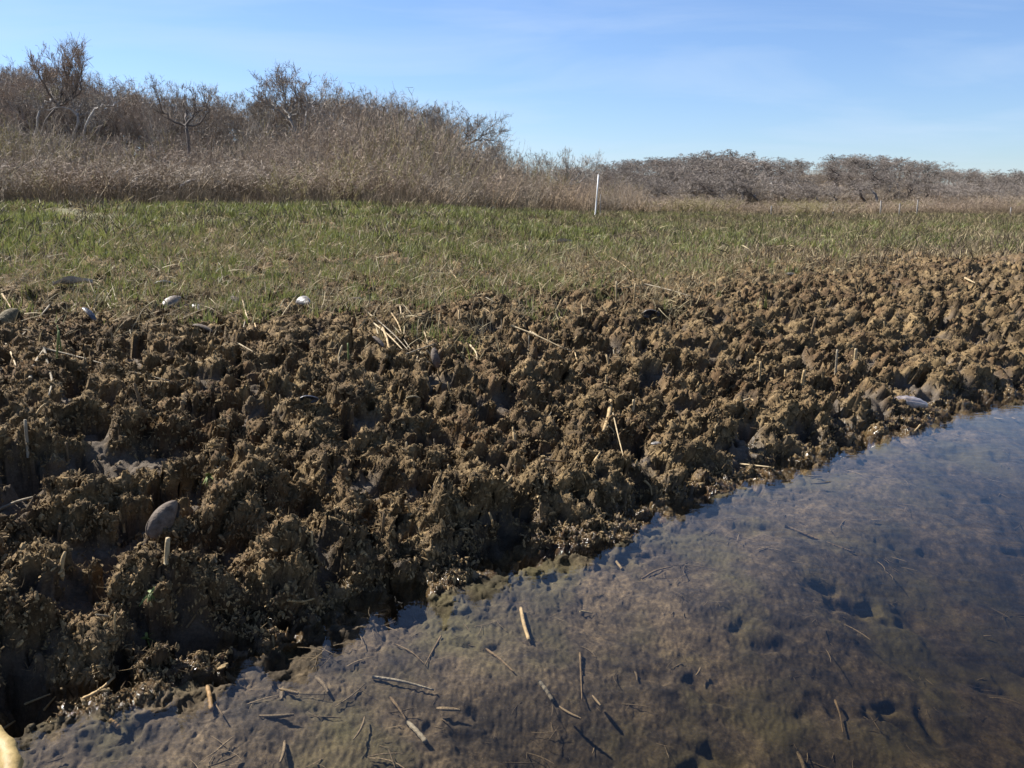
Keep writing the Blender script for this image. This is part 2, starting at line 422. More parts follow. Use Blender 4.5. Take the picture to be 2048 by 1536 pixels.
# ------------------------------------------------------------------ ground objects cut from the one grid
ii = np.arange((NR - 1) * (NA - 1)); ri = ii // (NA - 1); ci = ii % (NA - 1)
v00 = ri * NA + ci
Q = np.stack([v00, v00 + NA, v00 + NA + 1, v00 + 1], 1)
sc_ = GS[v00]; rc_ = np.hypot(GX[v00], GY[v00])
sel_bed = (sc_ < -0.10) & (GZ[v00] < 0.004)
sel_mud = (~sel_bed) & (sc_ < 7.0) & (rc_ < 11.5)
sel_marsh = ~(sel_bed | sel_mud)
def cut(name, sel, m, label):
    q = Q[sel]; used, inv = np.unique(q, return_inverse=True)
    me = newmesh(name, V[used], None, inv.reshape(-1, 4), [m])
    a = me.attributes.new('silt', 'FLOAT', 'POINT'); a.data.foreach_set('value', GSILT[used].astype(np.float32))
    o = link(name, me); tag(o, kind='structure', label=label); return o
cut('creek_bed', sel_bed, M['bed'], 'silty brown creek bottom seen through the clear shallow water')
bank = cut('mud_bank', sel_mud, M['mud'], 'crumbling lumpy brown peat bank full of holes along the creek')
M['litter'] = mat('leaf_litter', (0.05, 0.036, 0.024), (0.15, 0.11, 0.075), 3, 0.95, 0.6, 20)
sel_hill = sel_marsh & (rc_ > 13.5 + 15 * sst(-8, 8, np.degrees(AZ.ravel()[v00])) + 19 * sst(2, 14, np.degrees(AZ.ravel()[v00]))) & (sc_ > 0)
cut('marsh_ground', sel_marsh & ~sel_hill, M['soil'], 'flat marsh ground under the grass, rising to the thicket')
cut('hills', sel_hill, M['litter'], 'brown leaf-strewn rising ground under the thicket and the far wood')

# ------------------------------------------------------------------ water
wm = bpy.data.materials.new('creek_water'); wm.use_nodes = True
nt = wm.node_tree; nt.nodes.clear(); L = nt.links
out = nt.nodes.new('ShaderNodeOutputMaterial')
tr = nt.nodes.new('ShaderNodeBsdfTransparent'); tr.inputs['Color'].default_value = (0.96, 0.96, 0.95, 1)
gl = nt.nodes.new('ShaderNodeBsdfGlossy'); gl.inputs['Roughness'].default_value = 0.0
tcn = nt.nodes.new('ShaderNodeTexCoord')
mpn = nt.nodes.new('ShaderNodeMapping'); mpn.inputs['Scale'].default_value = (1.0, 1.8, 1); mpn.inputs['Rotation'].default_value = (0, 0, R(-25))
L.new(tcn.outputs['Object'], mpn.inputs[0])
n1 = nt.nodes.new('ShaderNodeTexNoise'); n1.inputs['Scale'].default_value = 9; n1.inputs['Detail'].default_value = 4; n1.inputs['Distortion'].default_value = 0.5
L.new(mpn.outputs[0], n1.inputs['Vector'])
bp = nt.nodes.new('ShaderNodeBump'); bp.inputs['Strength'].default_value = 0.06; bp.inputs['Distance'].default_value = 0.02
L.new(n1.outputs['Fac'], bp.inputs['Height'])
L.new(bp.outputs[0], gl.inputs['Normal'])
ge = nt.nodes.new('ShaderNodeNewGeometry')
dt = nt.nodes.new('ShaderNodeVectorMath'); dt.operation = 'DOT_PRODUCT'
L.new(ge.outputs['Incoming'], dt.inputs[0]); L.new(bp.outputs[0], dt.inputs[1])
def mth(op, a, b_=None):
    n_ = nt.nodes.new('ShaderNodeMath'); n_.operation = op
    for i_, q_ in enumerate((a, b_)):
        if q_ is None: continue
        if isinstance(q_, (int, float)): n_.inputs[i_].default_value = q_
        else: L.new(q_, n_.inputs[i_])
    return n_.outputs[0]
cosn = mth('MINIMUM', mth('ABSOLUTE', dt.outputs['Value']), 1.0)
# Schlick reflectance of a water surface, the same from both sides
frs = mth('ADD', mth('MULTIPLY', mth('POWER', mth('SUBTRACT', 1.0, cosn), 5.0), 0.98), 0.02)
mx = nt.nodes.new('ShaderNodeMixShader')
L.new(frs, mx.inputs[0]); L.new(tr.outputs[0], mx.inputs[1]); L.new(gl.outputs[0], mx.inputs[2])
L.new(mx.outputs[0], out.inputs['Surface'])
ab = nt.nodes.new('ShaderNodeVolumeAbsorption'); ab.inputs['Color'].default_value = (0.50, 0.46, 0.34, 1); ab.inputs['Density'].default_value = 2.2
L.new(ab.outputs[0], out.inputs['Volume'])
wv = []
for z_ in (0.0, -8.0):
    for (s_, t_) in ((1.6, -60), (1.6, 120), (-90, 120), (-90, -60)):
        p = O0 + N * s_ + U * t_; wv.append((p[0], p[1], z_))
wat = link('water', newmesh('water', wv, None, [[3, 2, 1, 0], [4, 5, 6, 7], [0, 1, 5, 4], [1, 2, 6, 5], [2, 3, 7, 6], [3, 0, 4, 7]], [wm], smooth=False))
tag(wat, kind='structure', label='clear shallow creek water reflecting the blue sky')

# ------------------------------------------------------------------ visible-surface lookup (where a thing stands on the ground)
_vd = V - np.array([0, 0, CAM_H])
_p = R(PITCH)
_dep = _vd[:, 1] * math.cos(_p) - _vd[:, 2] * math.sin(_p)
_upc = _vd[:, 1] * math.sin(_p) + _vd[:, 2] * math.cos(_p)
_ok = _dep > 0.3
SX = np.where(_ok, 1024 + FPX * _vd[:, 0] / np.where(_ok, _dep, 1), -9e4)
SY = np.where(_ok, 768 - FPX * _upc / np.where(_ok, _dep, 1), -9e4)
def ground_at(px, py, rad=4):
    for k in (rad, rad * 2, rad * 5, rad * 15):
        m = np.flatnonzero((np.abs(SX - px) < k) & (np.abs(SY - py) < k))
        if len(m): return V[m[np.argmin(_dep[m])]].copy()
    return np.array([*at_z(px, py, 0.3), 0.3])

# vertex normals of the grid
VG = V.reshape(NR, NA, 3)
_du = np.gradient(VG, axis=1); _dv = np.gradient(VG, axis=0)
NRM = np.cross(_du, _dv).reshape(-1, 3)
CELL = np.linalg.norm(NRM, axis=1)
NRM /= np.maximum(CELL[:, None], 1e-12)
NRM[NRM[:, 2] < 0] *= -1
del _du, _dv
GR = np.hypot(GX, GY); GAZ = np.degrees(np.arctan2(GX, GY))
ST_T = ST(GX, GY)[1]

# ------------------------------------------------------------------ tubes
class MB:
    def __init__(s): s.v = []; s.q = []; s.t = []; s.mq = []; s.mt = []; s.n = 0
    def tube(s, pts, rad, sides=5, mi=0, cap=True):
        pts = np.asarray(pts, float); k = len(pts)
        rad = np.broadcast_to(np.asarray(rad, float), (k,))
        tg = np.gradient(pts, axis=0); tg /= np.maximum(np.linalg.norm(tg, axis=1)[:, None], 1e-9)
        ref = np.array([0, 0, 1.0]) if abs(tg[0][2]) < 0.8 else np.array([1.0, 0, 0])
        a = np.cross(tg, ref); a /= np.maximum(np.linalg.norm(a, axis=1)[:, None], 1e-9); b = np.cross(tg, a)
        th = np.arange(sides) * 2 * np.pi / sides
        ring = pts[:, None, :] + rad[:, None, None] * (np.cos(th)[None, :, None] * a[:, None, :] + np.sin(th)[None, :, None] * b[:, None, :])
        s.v.append(ring.reshape(-1, 3))
        i = np.arange(k - 1)[:, None] * sides + np.arange(sides)[None, :]
        j = np.arange(k - 1)[:, None] * sides + (np.arange(sides)[None, :] + 1) % sides
        q = np.stack([i, j, j + sides, i + sides], -1).reshape(-1, 4) + s.n
        s.q.append(q); s.mq.append(np.full(len(q), mi))
        if cap and sides > 2:
            for base in (0, (k - 1) * sides):
                f = [[base, base + m, base + m + 1] for m in range(1, sides - 1)]
                s.t.append(np.array(f) + s.n); s.mt.append(np.full(len(f), mi))
        s.n += k * sides
    def strip(s, pts, wid, side, mi=0):
        pts = np.asarray(pts, float); k = len(pts); wid = np.broadcast_to(np.asarray(wid, float), (k,))
        sd = np.asarray(side, float); w = wid[:, None] * sd[None, :] * 0.5
        v = np.empty((2 * k, 3)); v[0::2] = pts - w; v[1::2] = pts + w
        s.v.append(v); i = np.arange(k - 1) * 2
        q = np.stack([i, i + 1, i + 3, i + 2], -1) + s.n
        s.q.append(q); s.mq.append(np.full(len(q), mi)); s.n += 2 * k
    def raw(s, v, t=None, q=None, mi=0):
        s.v.append(np.asarray(v, float))
        if t is not None and len(t): s.t.append(np.asarray(t) + s.n); s.mt.append(np.full(len(t), mi))
        if q is not None and len(q): s.q.append(np.asarray(q) + s.n); s.mq.append(np.full(len(q), mi))
        s.n += len(v)
    def mesh(s, name, mats, smooth=True):
        t = np.concatenate(s.t) if s.t else None; q = np.concatenate(s.q) if s.q else None
        mi = np.concatenate(s.mt + s.mq) if (s.mt or s.mq) else None
        return newmesh(name, np.concatenate(s.v), t, q, mats, smooth, mi)

def curve_pts(ctrl, n=10):
    """smooth polyline through control points"""
    c = np.asarray(ctrl, float)
    if len(c) == 2: return c[0] + (c[1] - c[0]) * np.linspace(0, 1, max(2, n))[:, None]
    d = np.r_[0, np.cumsum(np.linalg.norm(np.diff(c, axis=0), axis=1))]
    tt = np.linspace(0, d[-1], n); m = np.gradient(c, d, axis=0)
    o = np.empty((n, 3))
    for k, x in enumerate(tt):
        i = min(np.searchsorted(d, x, 'right') - 1, len(d) - 2); h = d[i + 1] - d[i]; u = (x - d[i]) / h
        o[k] = (2*u**3-3*u**2+1)*c[i] + (u**3-2*u**2+u)*h*m[i] + (-2*u**3+3*u**2)*c[i+1] + (u**3-u**2)*h*m[i+1]
    return o

rng = np.random.default_rng(7)

# ------------------------------------------------------------------ scatter: one stuff object of points carrying real copies
def scatter(name, pts, rot, scl, protos, label):
    me = newmesh(name, pts)
    a = me.attributes.new('turn', 'FLOAT_VECTOR', 'POINT'); a.data.foreach_set('vector', np.asarray(rot, np.float32).ravel())
    scl = np.asarray(scl, np.float32)
    if scl.ndim == 1: scl = np.repeat(scl[:, None], 3, 1)
    a = me.attributes.new('size', 'FLOAT_VECTOR', 'POINT'); a.data.foreach_set('vector', scl.ravel())
    a = me.attributes.new('pick', 'INT', 'POINT'); a.data.foreach_set('value', rng.integers(0, len(protos), len(pts)).astype(np.int32))
    o = link(name, me); tag(o, kind='stuff', label=label)
    g = bpy.data.node_groups.new(name, 'GeometryNodeTree')
    g.interface.new_socket('Geometry', in_out='INPUT', socket_type='NodeSocketGeometry')
    g.interface.new_socket('Geometry', in_out='OUTPUT', socket_type='NodeSocketGeometry')
    nd = g.nodes; gi = nd.new('NodeGroupInput'); go = nd.new('NodeGroupOutput')
    iop = nd.new('GeometryNodeInstanceOnPoints'); g.links.new(gi.outputs[0], iop.inputs['Points'])
    jn = nd.new('GeometryNodeJoinGeometry')
    for pm in protos:
        po = bpy.data.objects.new(pm.name, pm)
        oi = nd.new('GeometryNodeObjectInfo'); oi.inputs['Object'].default_value = po; oi.inputs['As Instance'].default_value = True
        g.links.new(oi.outputs['Geometry'], jn.inputs[0])
    g.links.new(jn.outputs[0], iop.inputs['Instance'])
    iop.inputs['Pick Instance'].default_value = True
    def attr(nm, dt):
        n = nd.new('GeometryNodeInputNamedAttribute'); n.data_type = dt; n.inputs['Name'].default_value = nm
        return [s_ for s_ in n.outputs if s_.enabled and s_.name == 'Attribute'][0]
    g.links.new(attr('pick', 'INT'), iop.inputs['Instance Index'])
    e2r = nd.new('FunctionNodeEulerToRotation'); g.links.new(attr('turn', 'FLOAT_VECTOR'), e2r.inputs[0])
    g.links.new(e2r.outputs[0], iop.inputs['Rotation'])
    g.links.new(attr('size', 'FLOAT_VECTOR'), iop.inputs['Scale'])
    g.links.new(iop.outputs[0], go.inputs[0])
    md = o.modifiers.new('scatter', 'NODES'); md.node_group = g
    return o

def euler_from_normal(n, spin, tilt=0.0):
    """rotations that turn +Z to the normals n, with a spin about it"""
    from mathutils import Vector, Quaternion
    out = np.empty((len(n), 3))
    for i in range(len(n)):
        q = Vector((0, 0, 1)).rotation_difference(Vector(n[i])) @ Quaternion((0, 0, 1), spin[i])
        out[i] = q.to_euler()
    return out

def pick_verts(w, n):
    w = np.where(np.isfinite(w), w, 0); c = np.cumsum(w)
    return np.searchsorted(c, rng.random(n) * c[-1])

inview = (np.abs(GAZ) < 36) | ((np.abs(GAZ) < 54) & (GR < 7))

#@@CRUMBS
# crumbs of peat on the lumps
def crumb_proto(k):
    r_ = np.random.default_rng(100 + k)
    import bmesh
    bm = bmesh.new(); bmesh.ops.create_icosphere(bm, subdivisions=2, radius=1)
    v = np.array([q.co[:] for q in bm.verts]); f = np.array([[q.index for q in fc.verts] for fc in bm.faces]); bm.free()
    h = 1 + 0.55 * perlin(v[:, 0] * 1.6 + v[:, 2] * 1.1 + 9 * k, v[:, 1] * 1.6 - v[:, 2] * 1.3, 70 + k) + 0.5 * perlin(v[:, 0] * 3.6 + v[:, 2] * 3, v[:, 1] * 3.6 + v[:, 2] * 2.1, 80 + k)
    v = v * h[:, None] * np.array([r_.uniform(1, 1.9), r_.uniform(0.5, 0.9), r_.uniform(0.4, 0.8)])
    return newmesh('peat_crumb', v, f, None, [M['crumb']], smooth=False)
M['crumb'] = mat('peat_crumb', (0.042, 0.028, 0.013), (0.275, 0.193, 0.094), 1.3, 0.95, 0, vary=0.35)
crumbs = [crumb_proto(k) for k in range(6)]
wgt = CELL * inview * (GS > -0.4) * (GS < 3.6) * (GR < 10) * (1 - 0.9 * GSILT) * (GZ > 0.004) / np.maximum(GR, 1.2) ** 1.4
ix = pick_verts(wgt, 205000)
sz = (0.0018 + 0.0032 * rng.random(len(ix)) ** 2.2 + 0.004 * (rng.random(len(ix)) > 0.97)) * np.interp(GR[ix], [1.5, 4, 9], [0.9, 1.15, 1.5])
pt = V[ix] + rng.normal(0, 0.004, (len(ix), 3)) * np.array([1, 1, 0.3]) - NRM[ix] * sz[:, None] * 0.2
scatter('peat_crumbs', pt, rng.uniform(0, 6.28, (len(ix), 3)), sz, crumbs, 'loose brown peat crumbs covering the lumps of the bank')

# fine root fibres
M['fibre'] = mat('root_fibre', (0.06, 0.041, 0.02), (0.19, 0.132, 0.064), 40, 0.9, vary=0.35)
def fibre_proto(k):
    r_ = np.random.default_rng(200 + k); mb = MB()
    for j in range(4):
        d = r_.normal(0, 1, 3); d[2] = abs(d[2]) * 0.7; d /= np.linalg.norm(d)
        b = r_.normal(0, 0.45, 3); p0 = r_.normal(0, 0.5, 3) * [1, 1, 0.1]
        u = np.linspace(0, 1, 4)[:, None]
        mb.tube(p0 + d * u + b * u * u, [0.05, 0.045, 0.035, 0.01], 3, cap=False)
    return mb.mesh('root_fibre', [M['fibre']])
fib = [fibre_proto(k) for k in range(6)]
ix = pick_verts(wgt, 29000)
sz = (0.006 + 0.012 * rng.random(len(ix)) ** 2) * np.interp(GR[ix], [1.5, 4, 9], [1, 1.15, 1.5])
scatter('root_fibres', V[ix], euler_from_normal(NRM[ix], rng.uniform(0, 6.28, len(ix))), sz, fib, 'fine root fibres bristling from the peat')

# ------------------------------------------------------------------ grass
M['green'] = mat('green_blade', (0.085, 0.105, 0.027), (0.215, 0.22, 0.07), 9, 0.55, trans=0.35, vary=0.3)
M['straw'] = mat('dry_blade', (0.15, 0.115, 0.058), (0.34, 0.275, 0.15), 12, 0.7, trans=0.2, vary=0.3)
M['dull'] = mat('grey_blade', (0.13, 0.105, 0.06), (0.25, 0.20, 0.12), 12, 0.8, trans=0.15, vary=0.3)
M['stalk'] = mat('brown_stalk', (0.06, 0.045, 0.03), (0.16, 0.12, 0.075), 12, 0.85, vary=0.3)
def tuft(k, nb, h, w, lean, spread, m, bend=0.6):
    r_ = np.random.default_rng(300 + k); mb = MB()
    for j in range(nb):
        a = r_.uniform(0, 6.28); L_ = h * r_.uniform(0.5, 1.15); ln = abs(r_.normal(0, lean))
        d = np.array([math.cos(a) * math.sin(ln), math.sin(a) * math.sin(ln), math.cos(ln)])
        c = np.array([math.cos(a), math.sin(a), -0.5]) * bend * r_.uniform(0, 1) * L_ * 0.5
        p0 = np.array([*r_.normal(0, spread, 2), -0.01]); u = np.linspace(0, 1, 4)[:, None]
        sd = np.array([-math.sin(a + r_.uniform(-1, 1)), math.cos(a), 0]); sd /= np.linalg.norm(sd)
        mb.strip(p0 + d * u * L_ + c * u * u, w * np.array([1, 0.9, 0.6, 0.08]), sd)
    return mb.mesh('grass_tuft', [m])
gr_near = [tuft(k, 7, 0.075, 0.0042, 0.28, 0.016, M['green']) for k in range(6)]
dr_near = [tuft(20 + k, 6, 0.10, 0.0042, 1.15, 0.07, M['straw'], 1.2) for k in range(6)]
du_near = [tuft(40 + k, 6, 0.11, 0.0036, 0.8, 0.04, M['dull'], 0.8) for k in range(6)]
# where the grass starts up the bank
gs = np.interp(ST_T, [-3, -0.5, 0.1, 0.35, 0.6, 1.6, 2.6, 4, 6, 9], [3.4, 2.5, 2.1, 1.6, 1.45, 1.5, 1.45, 1.8, 2.2, 2.4])
pn = fbm(GX / 0.55, GY / 0.55, 90, 3)
cov = sst(-0.45, 2.8, GS - gs + 1.3 * pn)
edge_r = 12.5 + 14 * sst(-8, 8, GAZ) + 18 * sst(2, 14, GAZ)
gtop = sst(1.12, 0.95, GR / edge_r)
patch = sst(-0.05, 0.4, fbm(GX / 0.22, GY / 0.22, 95, 2) + 0.6 * perlin(GX / 0.9, GY / 0.7, 96) + 0.04)
muddy = 1 - 0.85 * sst(2, 8, GAZ) * sst(2.8, 1.7, GS - 0.15 * (GR - 6)) * (GR < 12)
ix = pick_verts(CELL * inview * cov * patch * gtop * muddy * sst(11, 6.5, GR) * np.interp(GAZ, [-30, 0, 12, 30], [1, 0.85, 0.45, 0.3]), 15500)
hz = rng.uniform(0.55, 1.25, len(ix))
rot = np.stack([rng.normal(0, 0.12, len(ix)), rng.normal(0, 0.12, len(ix)), rng.uniform(0, 6.28, len(ix))], 1)
scatter('green_grass', V[ix], rot, hz, gr_near, 'short bright green marsh grass above the bank')
ix = pick_verts(CELL * inview * sst(-0.7, 1.6, GS - gs + 1.2 * pn) * gtop * sst(11, 6.5, GR) * sst(-0.35, 0.45, fbm(GX / 0.35, GY / 0.35, 93, 3)), 19000)
rot = np.stack([rng.normal(0, 0.5, len(ix)), rng.normal(0, 0.5, len(ix)), rng.uniform(0, 6.28, len(ix))], 1)
scatter('dry_grass', V[ix] + [0, 0, 0.004], rot, 0.35 + 1.0 * rng.random(len(ix)) ** 2, dr_near + du_near[:3], 'matted dry straw among the green marsh grass')
# farther meadow
gr_far = [tuft(60 + k, 12, 0.085, 0.008, 0.3, 0.04, M['green']) for k in range(5)]
dr_far = [tuft(80 + k, 10, 0.085, 0.008, 0.6, 0.05, M['straw']) for k in range(4)] + [tuft(90 + k, 9, 0.14, 0.006, 0.3, 0.05, M['stalk']) for k in range(3)]
far = inview * sst(5.5, 10, GR) * (GS > 2.0) * gtop
ix = pick_verts(CELL * far * sst(0, 0.6, cov) * np.interp(GR, [7, 14, 40], [1, 0.55, 0.2]) * sst(-0.12, 0.4, fbm(GX / 1.1, GY / 0.9, 97, 3) + 0.06) * np.interp(GAZ, [-30, 0, 12, 30], [1, 0.75, 0.35, 0.25]), 17500)
rot = np.stack([rng.normal(0, 0.1, len(ix)), rng.normal(0, 0.1, len(ix)), rng.uniform(0, 6.28, len(ix))], 1)
scatter('meadow_grass', V[ix], rot, rng.uniform(0.6, 1.4, len(ix)) * np.interp(GR[ix], [8, 30], [1, 1.5]), gr_far, 'green grass of the marsh stretching back to the thicket')
ix = pick_verts(CELL * far * np.interp(GR, [7, 14, 40], [1, 0.55, 0.2]) * sst(-0.4, 0.4, fbm(GX / 0.7, GY / 0.7, 98, 3)), 22000)
rot = np.stack([rng.normal(0, 0.55, len(ix)), rng.normal(0, 0.55, len(ix)), rng.uniform(0, 6.28, len(ix))], 1)
scatter('meadow_straw', V[ix], rot, rng.uniform(0.5, 1.3, len(ix)) * np.interp(GR[ix], [8, 30], [1, 1.5]), dr_far, 'dry blades standing through the marsh grass')
# dry brush at the foot of the thicket
M['brush'] = mat('dry_brush', (0.10, 0.073, 0.046), (0.24, 0.18, 0.115), 6, 0.9, vary=0.35)
br = [tuft(120 + k, 26, 0.5, 0.006, 0.28, 0.10, M['brush'], 0.3) for k in range(5)]
bz = GR / edge_r
ix = pick_verts(CELL * inview * (bz > 0.75) * (bz < 1.75) * (GR > 8) * sst(0.96, 1.14, bz + 0.22 * fbm(GX / 1.3, GY / 1.3, 99, 3)) / GR, 15000)
rot = np.stack([rng.normal(0, 0.15, len(ix)), rng.normal(0, 0.15, len(ix)), rng.uniform(0, 6.28, len(ix))], 1)
scatter('dry_brush', V[ix], rot, rng.uniform(0.5, 1.2, len(ix)) * np.interp(bz[ix], [0.85, 1.05, 1.2], [0.3, 0.6, 1]), br, 'low brown dry brush along the foot of the thicket')

#@@SHRUBS
# ------------------------------------------------------------------ bare shrubs and trees
M['twig'] = mat('twig_bark', (0.155, 0.122, 0.08), (0.39, 0.315, 0.22), 5, 0.85, vary=0.28)
M['twig2'] = mat('twig_bark_red', (0.155, 0.113, 0.07), (0.37, 0.28, 0.182), 5, 0.85, vary=0.25)
M['twig3'] = mat('twig_bark_grey', (0.15, 0.127, 0.098), (0.365, 0.315, 0.245), 5, 0.85, vary=0.25)
M['olive'] = mat('twig_bark_olive', (0.15, 0.128, 0.06), (0.30, 0.255, 0.12), 5, 0.85, vary=0.2)
M['bark'] = mat('pale_bark', (0.16, 0.145, 0.13), (0.36, 0.335, 0.305), 7, 0.9, 0.5, 30, vary=0.2)
M['darkbark'] = mat('dark_bark', (0.06, 0.05, 0.045), (0.16, 0.135, 0.115), 7, 0.9, 0.5, 30, vary=0.2)

M['crown'] = mat('crown_twigs', (0.15, 0.12, 0.09), (0.36, 0.30, 0.23), 5, 0.85, vary=0.25)
M['crownred'] = mat('crown_twigs_reddish', (0.15, 0.112, 0.082), (0.35, 0.272, 0.205), 5, 0.85, vary=0.25)

M['woodtwig'] = mat('far_wood_twigs', (0.14, 0.118, 0.10), (0.32, 0.275, 0.235), 5, 0.85, vary=0.25)
M['woodbark'] = mat('far_wood_bark', (0.10, 0.09, 0.08), (0.22, 0.20, 0.18), 7, 0.9, 0.5, 30, vary=0.2)
def shrub_meshes(k, h, ns, spread, m):
    r_ = np.random.default_rng(500 + k); a_ = MB(); b_ = MB()
    for j in range(ns):
        a = r_.uniform(0, 6.28); rad = spread * math.sqrt(r_.random()); p0 = np.array([rad * math.cos(a), rad * math.sin(a), -0.05])
        H_ = h * r_.uniform(0.45, 1.0) * (1 - 0.3 * (rad / spread) ** 2)
        ln = r_.normal(0, 0.2, 2) + 0.3 * np.array([math.cos(a), math.sin(a)]) * rad / spread
        u = np.linspace(0, 1, 7)[:, None]; wob = np.cumsum(r_.normal(0, 0.017 * h, (7, 3)), 0) * np.array([1, 1, 0.3]) * u
        pts = p0 + np.array([ln[0], ln[1], 1]) * u * H_ + wob
        a_.tube(pts, np.linspace(0.012, 0.004, 7) * r_.uniform(0.5, 1.6), 3, cap=False)
        for q in range(r_.integers(4, 8)):
            f = 0.25 + 0.75 * r_.random() ** 0.7; i0 = f * 6; lo = min(int(i0), 5); b0 = pts[lo] + (pts[lo + 1] - pts[lo]) * (i0 - lo)
            d = np.array([*r_.normal(0, 0.75, 2), 0.9]); d /= np.linalg.norm(d); l2 = H_ * r_.uniform(0.10, 0.28)
            u3 = np.linspace(0, 1, 4)[:, None]
            tw = b0 + d * u3 * l2 + np.array([0, 0, 0.25]) * u3 * u3 * l2 + r_.normal(0, 0.02 * h, (4, 3)) * u3
            b_.tube(tw, [0.0035, 0.0032, 0.003, 0.002], 3, cap=False)
            for q2 in range(r_.integers(2, 6)):
                e0 = tw[r_.integers(1, 4)]; d2 = d + r_.normal(0, 0.7, 3); d2 /= np.linalg.norm(d2)
                l3 = l2 * r_.uniform(0.2, 0.5)
                b_.strip(e0 + d2 * np.array([[0], [0.5], [1]]) * l3 + r_.normal(0, 0.01, (3, 3)), [0.006, 0.005, 0.0035], np.cross(d2, r_.normal(0, 1, 3)))
    return a_.mesh('stem_clump', [m]), b_.mesh('twig_spray', [M['olive'] if m == M['olive'] else (M['crownred'] if k % 2 else M['crown'])])

SHR = []
for k, (h, ns, sp_, m) in enumerate([(2.0, 90, 0.8, 'twig'), (1.8, 80, 0.9, 'twig2'), (2.2, 80, 0.8, 'twig3'), (1.7, 90, 0.9, 'twig'), (1.9, 85, 0.8, 'twig2'), (1.6, 85, 0.9, 'olive')]):
    SHR.append((shrub_meshes(k, h, ns, sp_, M[m]), h, m))
def zone(px):
    for x_, t_ in ((40, 'at the far left end'), (215, 'around the tallest fan-shaped tree'), (320, 'right of the tallest fan-shaped tree'), (450, 'around the candelabra-armed tree'), (530, 'left of the rounded skyline tree'), (680, 'around the rounded skyline tree'), (820, 'right of the rounded skyline tree'), (960, 'below the twisted open-crowned tree'), (1080, 'at the low right end of the thicket')):
        if px < x_: return t_
    return 'just left of the white marker pole' if px < 1195 else 'behind the white marker pole'
def far_zone(px):
    for x_, t_ in ((1300, 'right behind the white marker pole'), (1440, 'between marker pole and lone pale post'), (1600, 'behind the lone pale post'), (1720, 'left of the tallest grey post'), (1860, 'behind the row of grey posts'), (1980, 'right of the row of grey posts')):
        if px < x_: return t_
    return 'behind the thin rightmost post'
ROWN = ['front row', 'second row', 'third row', 'middle row', 'middle row', 'back row', 'rearmost row']
SCN = {'twig': 'grey-brown', 'twig2': 'reddish-brown', 'twig3': 'pale grey', 'olive': 'olive-twigged'}
SLAB = {'twig': 'bare grey-brown shrub of thin upright stems packed into the thicket',
        'twig2': 'bare reddish-brown shrub of thin upright stems packed into the thicket',
        'twig3': 'bare pale grey shrub of thin upright stems packed into the thicket',
        'olive': 'bare shrub with yellowish olive twigs standing in the thicket'}
def terr1(x, y):
    z, _, _, _ = terrain(np.array([float(x)]), np.array([float(y)]), False); return float(z[0])
def put_shrub(kind, x, y, h, w, group, label):
    (sm, tm), h0, m = SHR[kind]
    t = empty('bare_shrub', (x, y, terr1(x, y)), rng.uniform(0, 6.28)); tag(t, label, 'shrub', group)
    t.scale = (w, w, h / h0)
    for nm, me in (('stem_clump', sm), ('twig_spray', tm)):
        o = link(nm, me, t); o['kind'] = 'stuff'
    return t
# skyline of the thicket in the photograph: height above the eye line in pixels, by column
SKX = [-300, 0, 100, 230, 330, 460, 560, 700, 800, 900, 1000, 1060, 1130, 1190]
SKY_ = [170, 175, 190, 215, 225, 230, 215, 205, 200, 235, 285, 298, 318, 345]
n_s = 0
for row in range(7):
    for px in np.arange(-330, 1250, 46):
        px = px + rng.uniform(-22, 22)
        a = math.atan((px - 1024) / FPX); azd = math.degrees(a)
        e = 12.5 + 14 * sst(-8, 8, np.array(azd)) + 18 * sst(2, 14, np.array(azd))
        D = (e * 1.18 + row * 1.9 * (e / 13) + rng.uniform(-0.5, 0.5)); x, y = D * math.sin(a), D * math.cos(a)
        if row >= 6 and px > 950: continue
        skyl = np.interp(px, SKX, SKY_)
        f = [0.28, 0.40, 0.50, 0.58, 0.65, 0.70, 0.73][row] * np.interp(px, [500, 700, 900, 1000], [1, 1.3, 1.35, 1.3])
        topz = CAM_H + (412 - (395 + (skyl - 395) * f + rng.normal(0, 8))) / FPX * y
        g = terr1(x, y); h = max(0.7, topz - g)
        kind = int(rng.choice([0, 0, 1, 1, 2, 3, 3, 4, 5], 1)[0])
        if row >= 4 and rng.random() < 0.4: kind = 2
        put_shrub(kind, x, y, h, max(0.75, h / 2.2) * rng.uniform(0.9, 1.2), 'shrubs of the thicket behind the marsh', f'bare {SCN[SHR[kind][2]]} shrub {zone(px)}, {ROWN[row]}'); n_s += 1

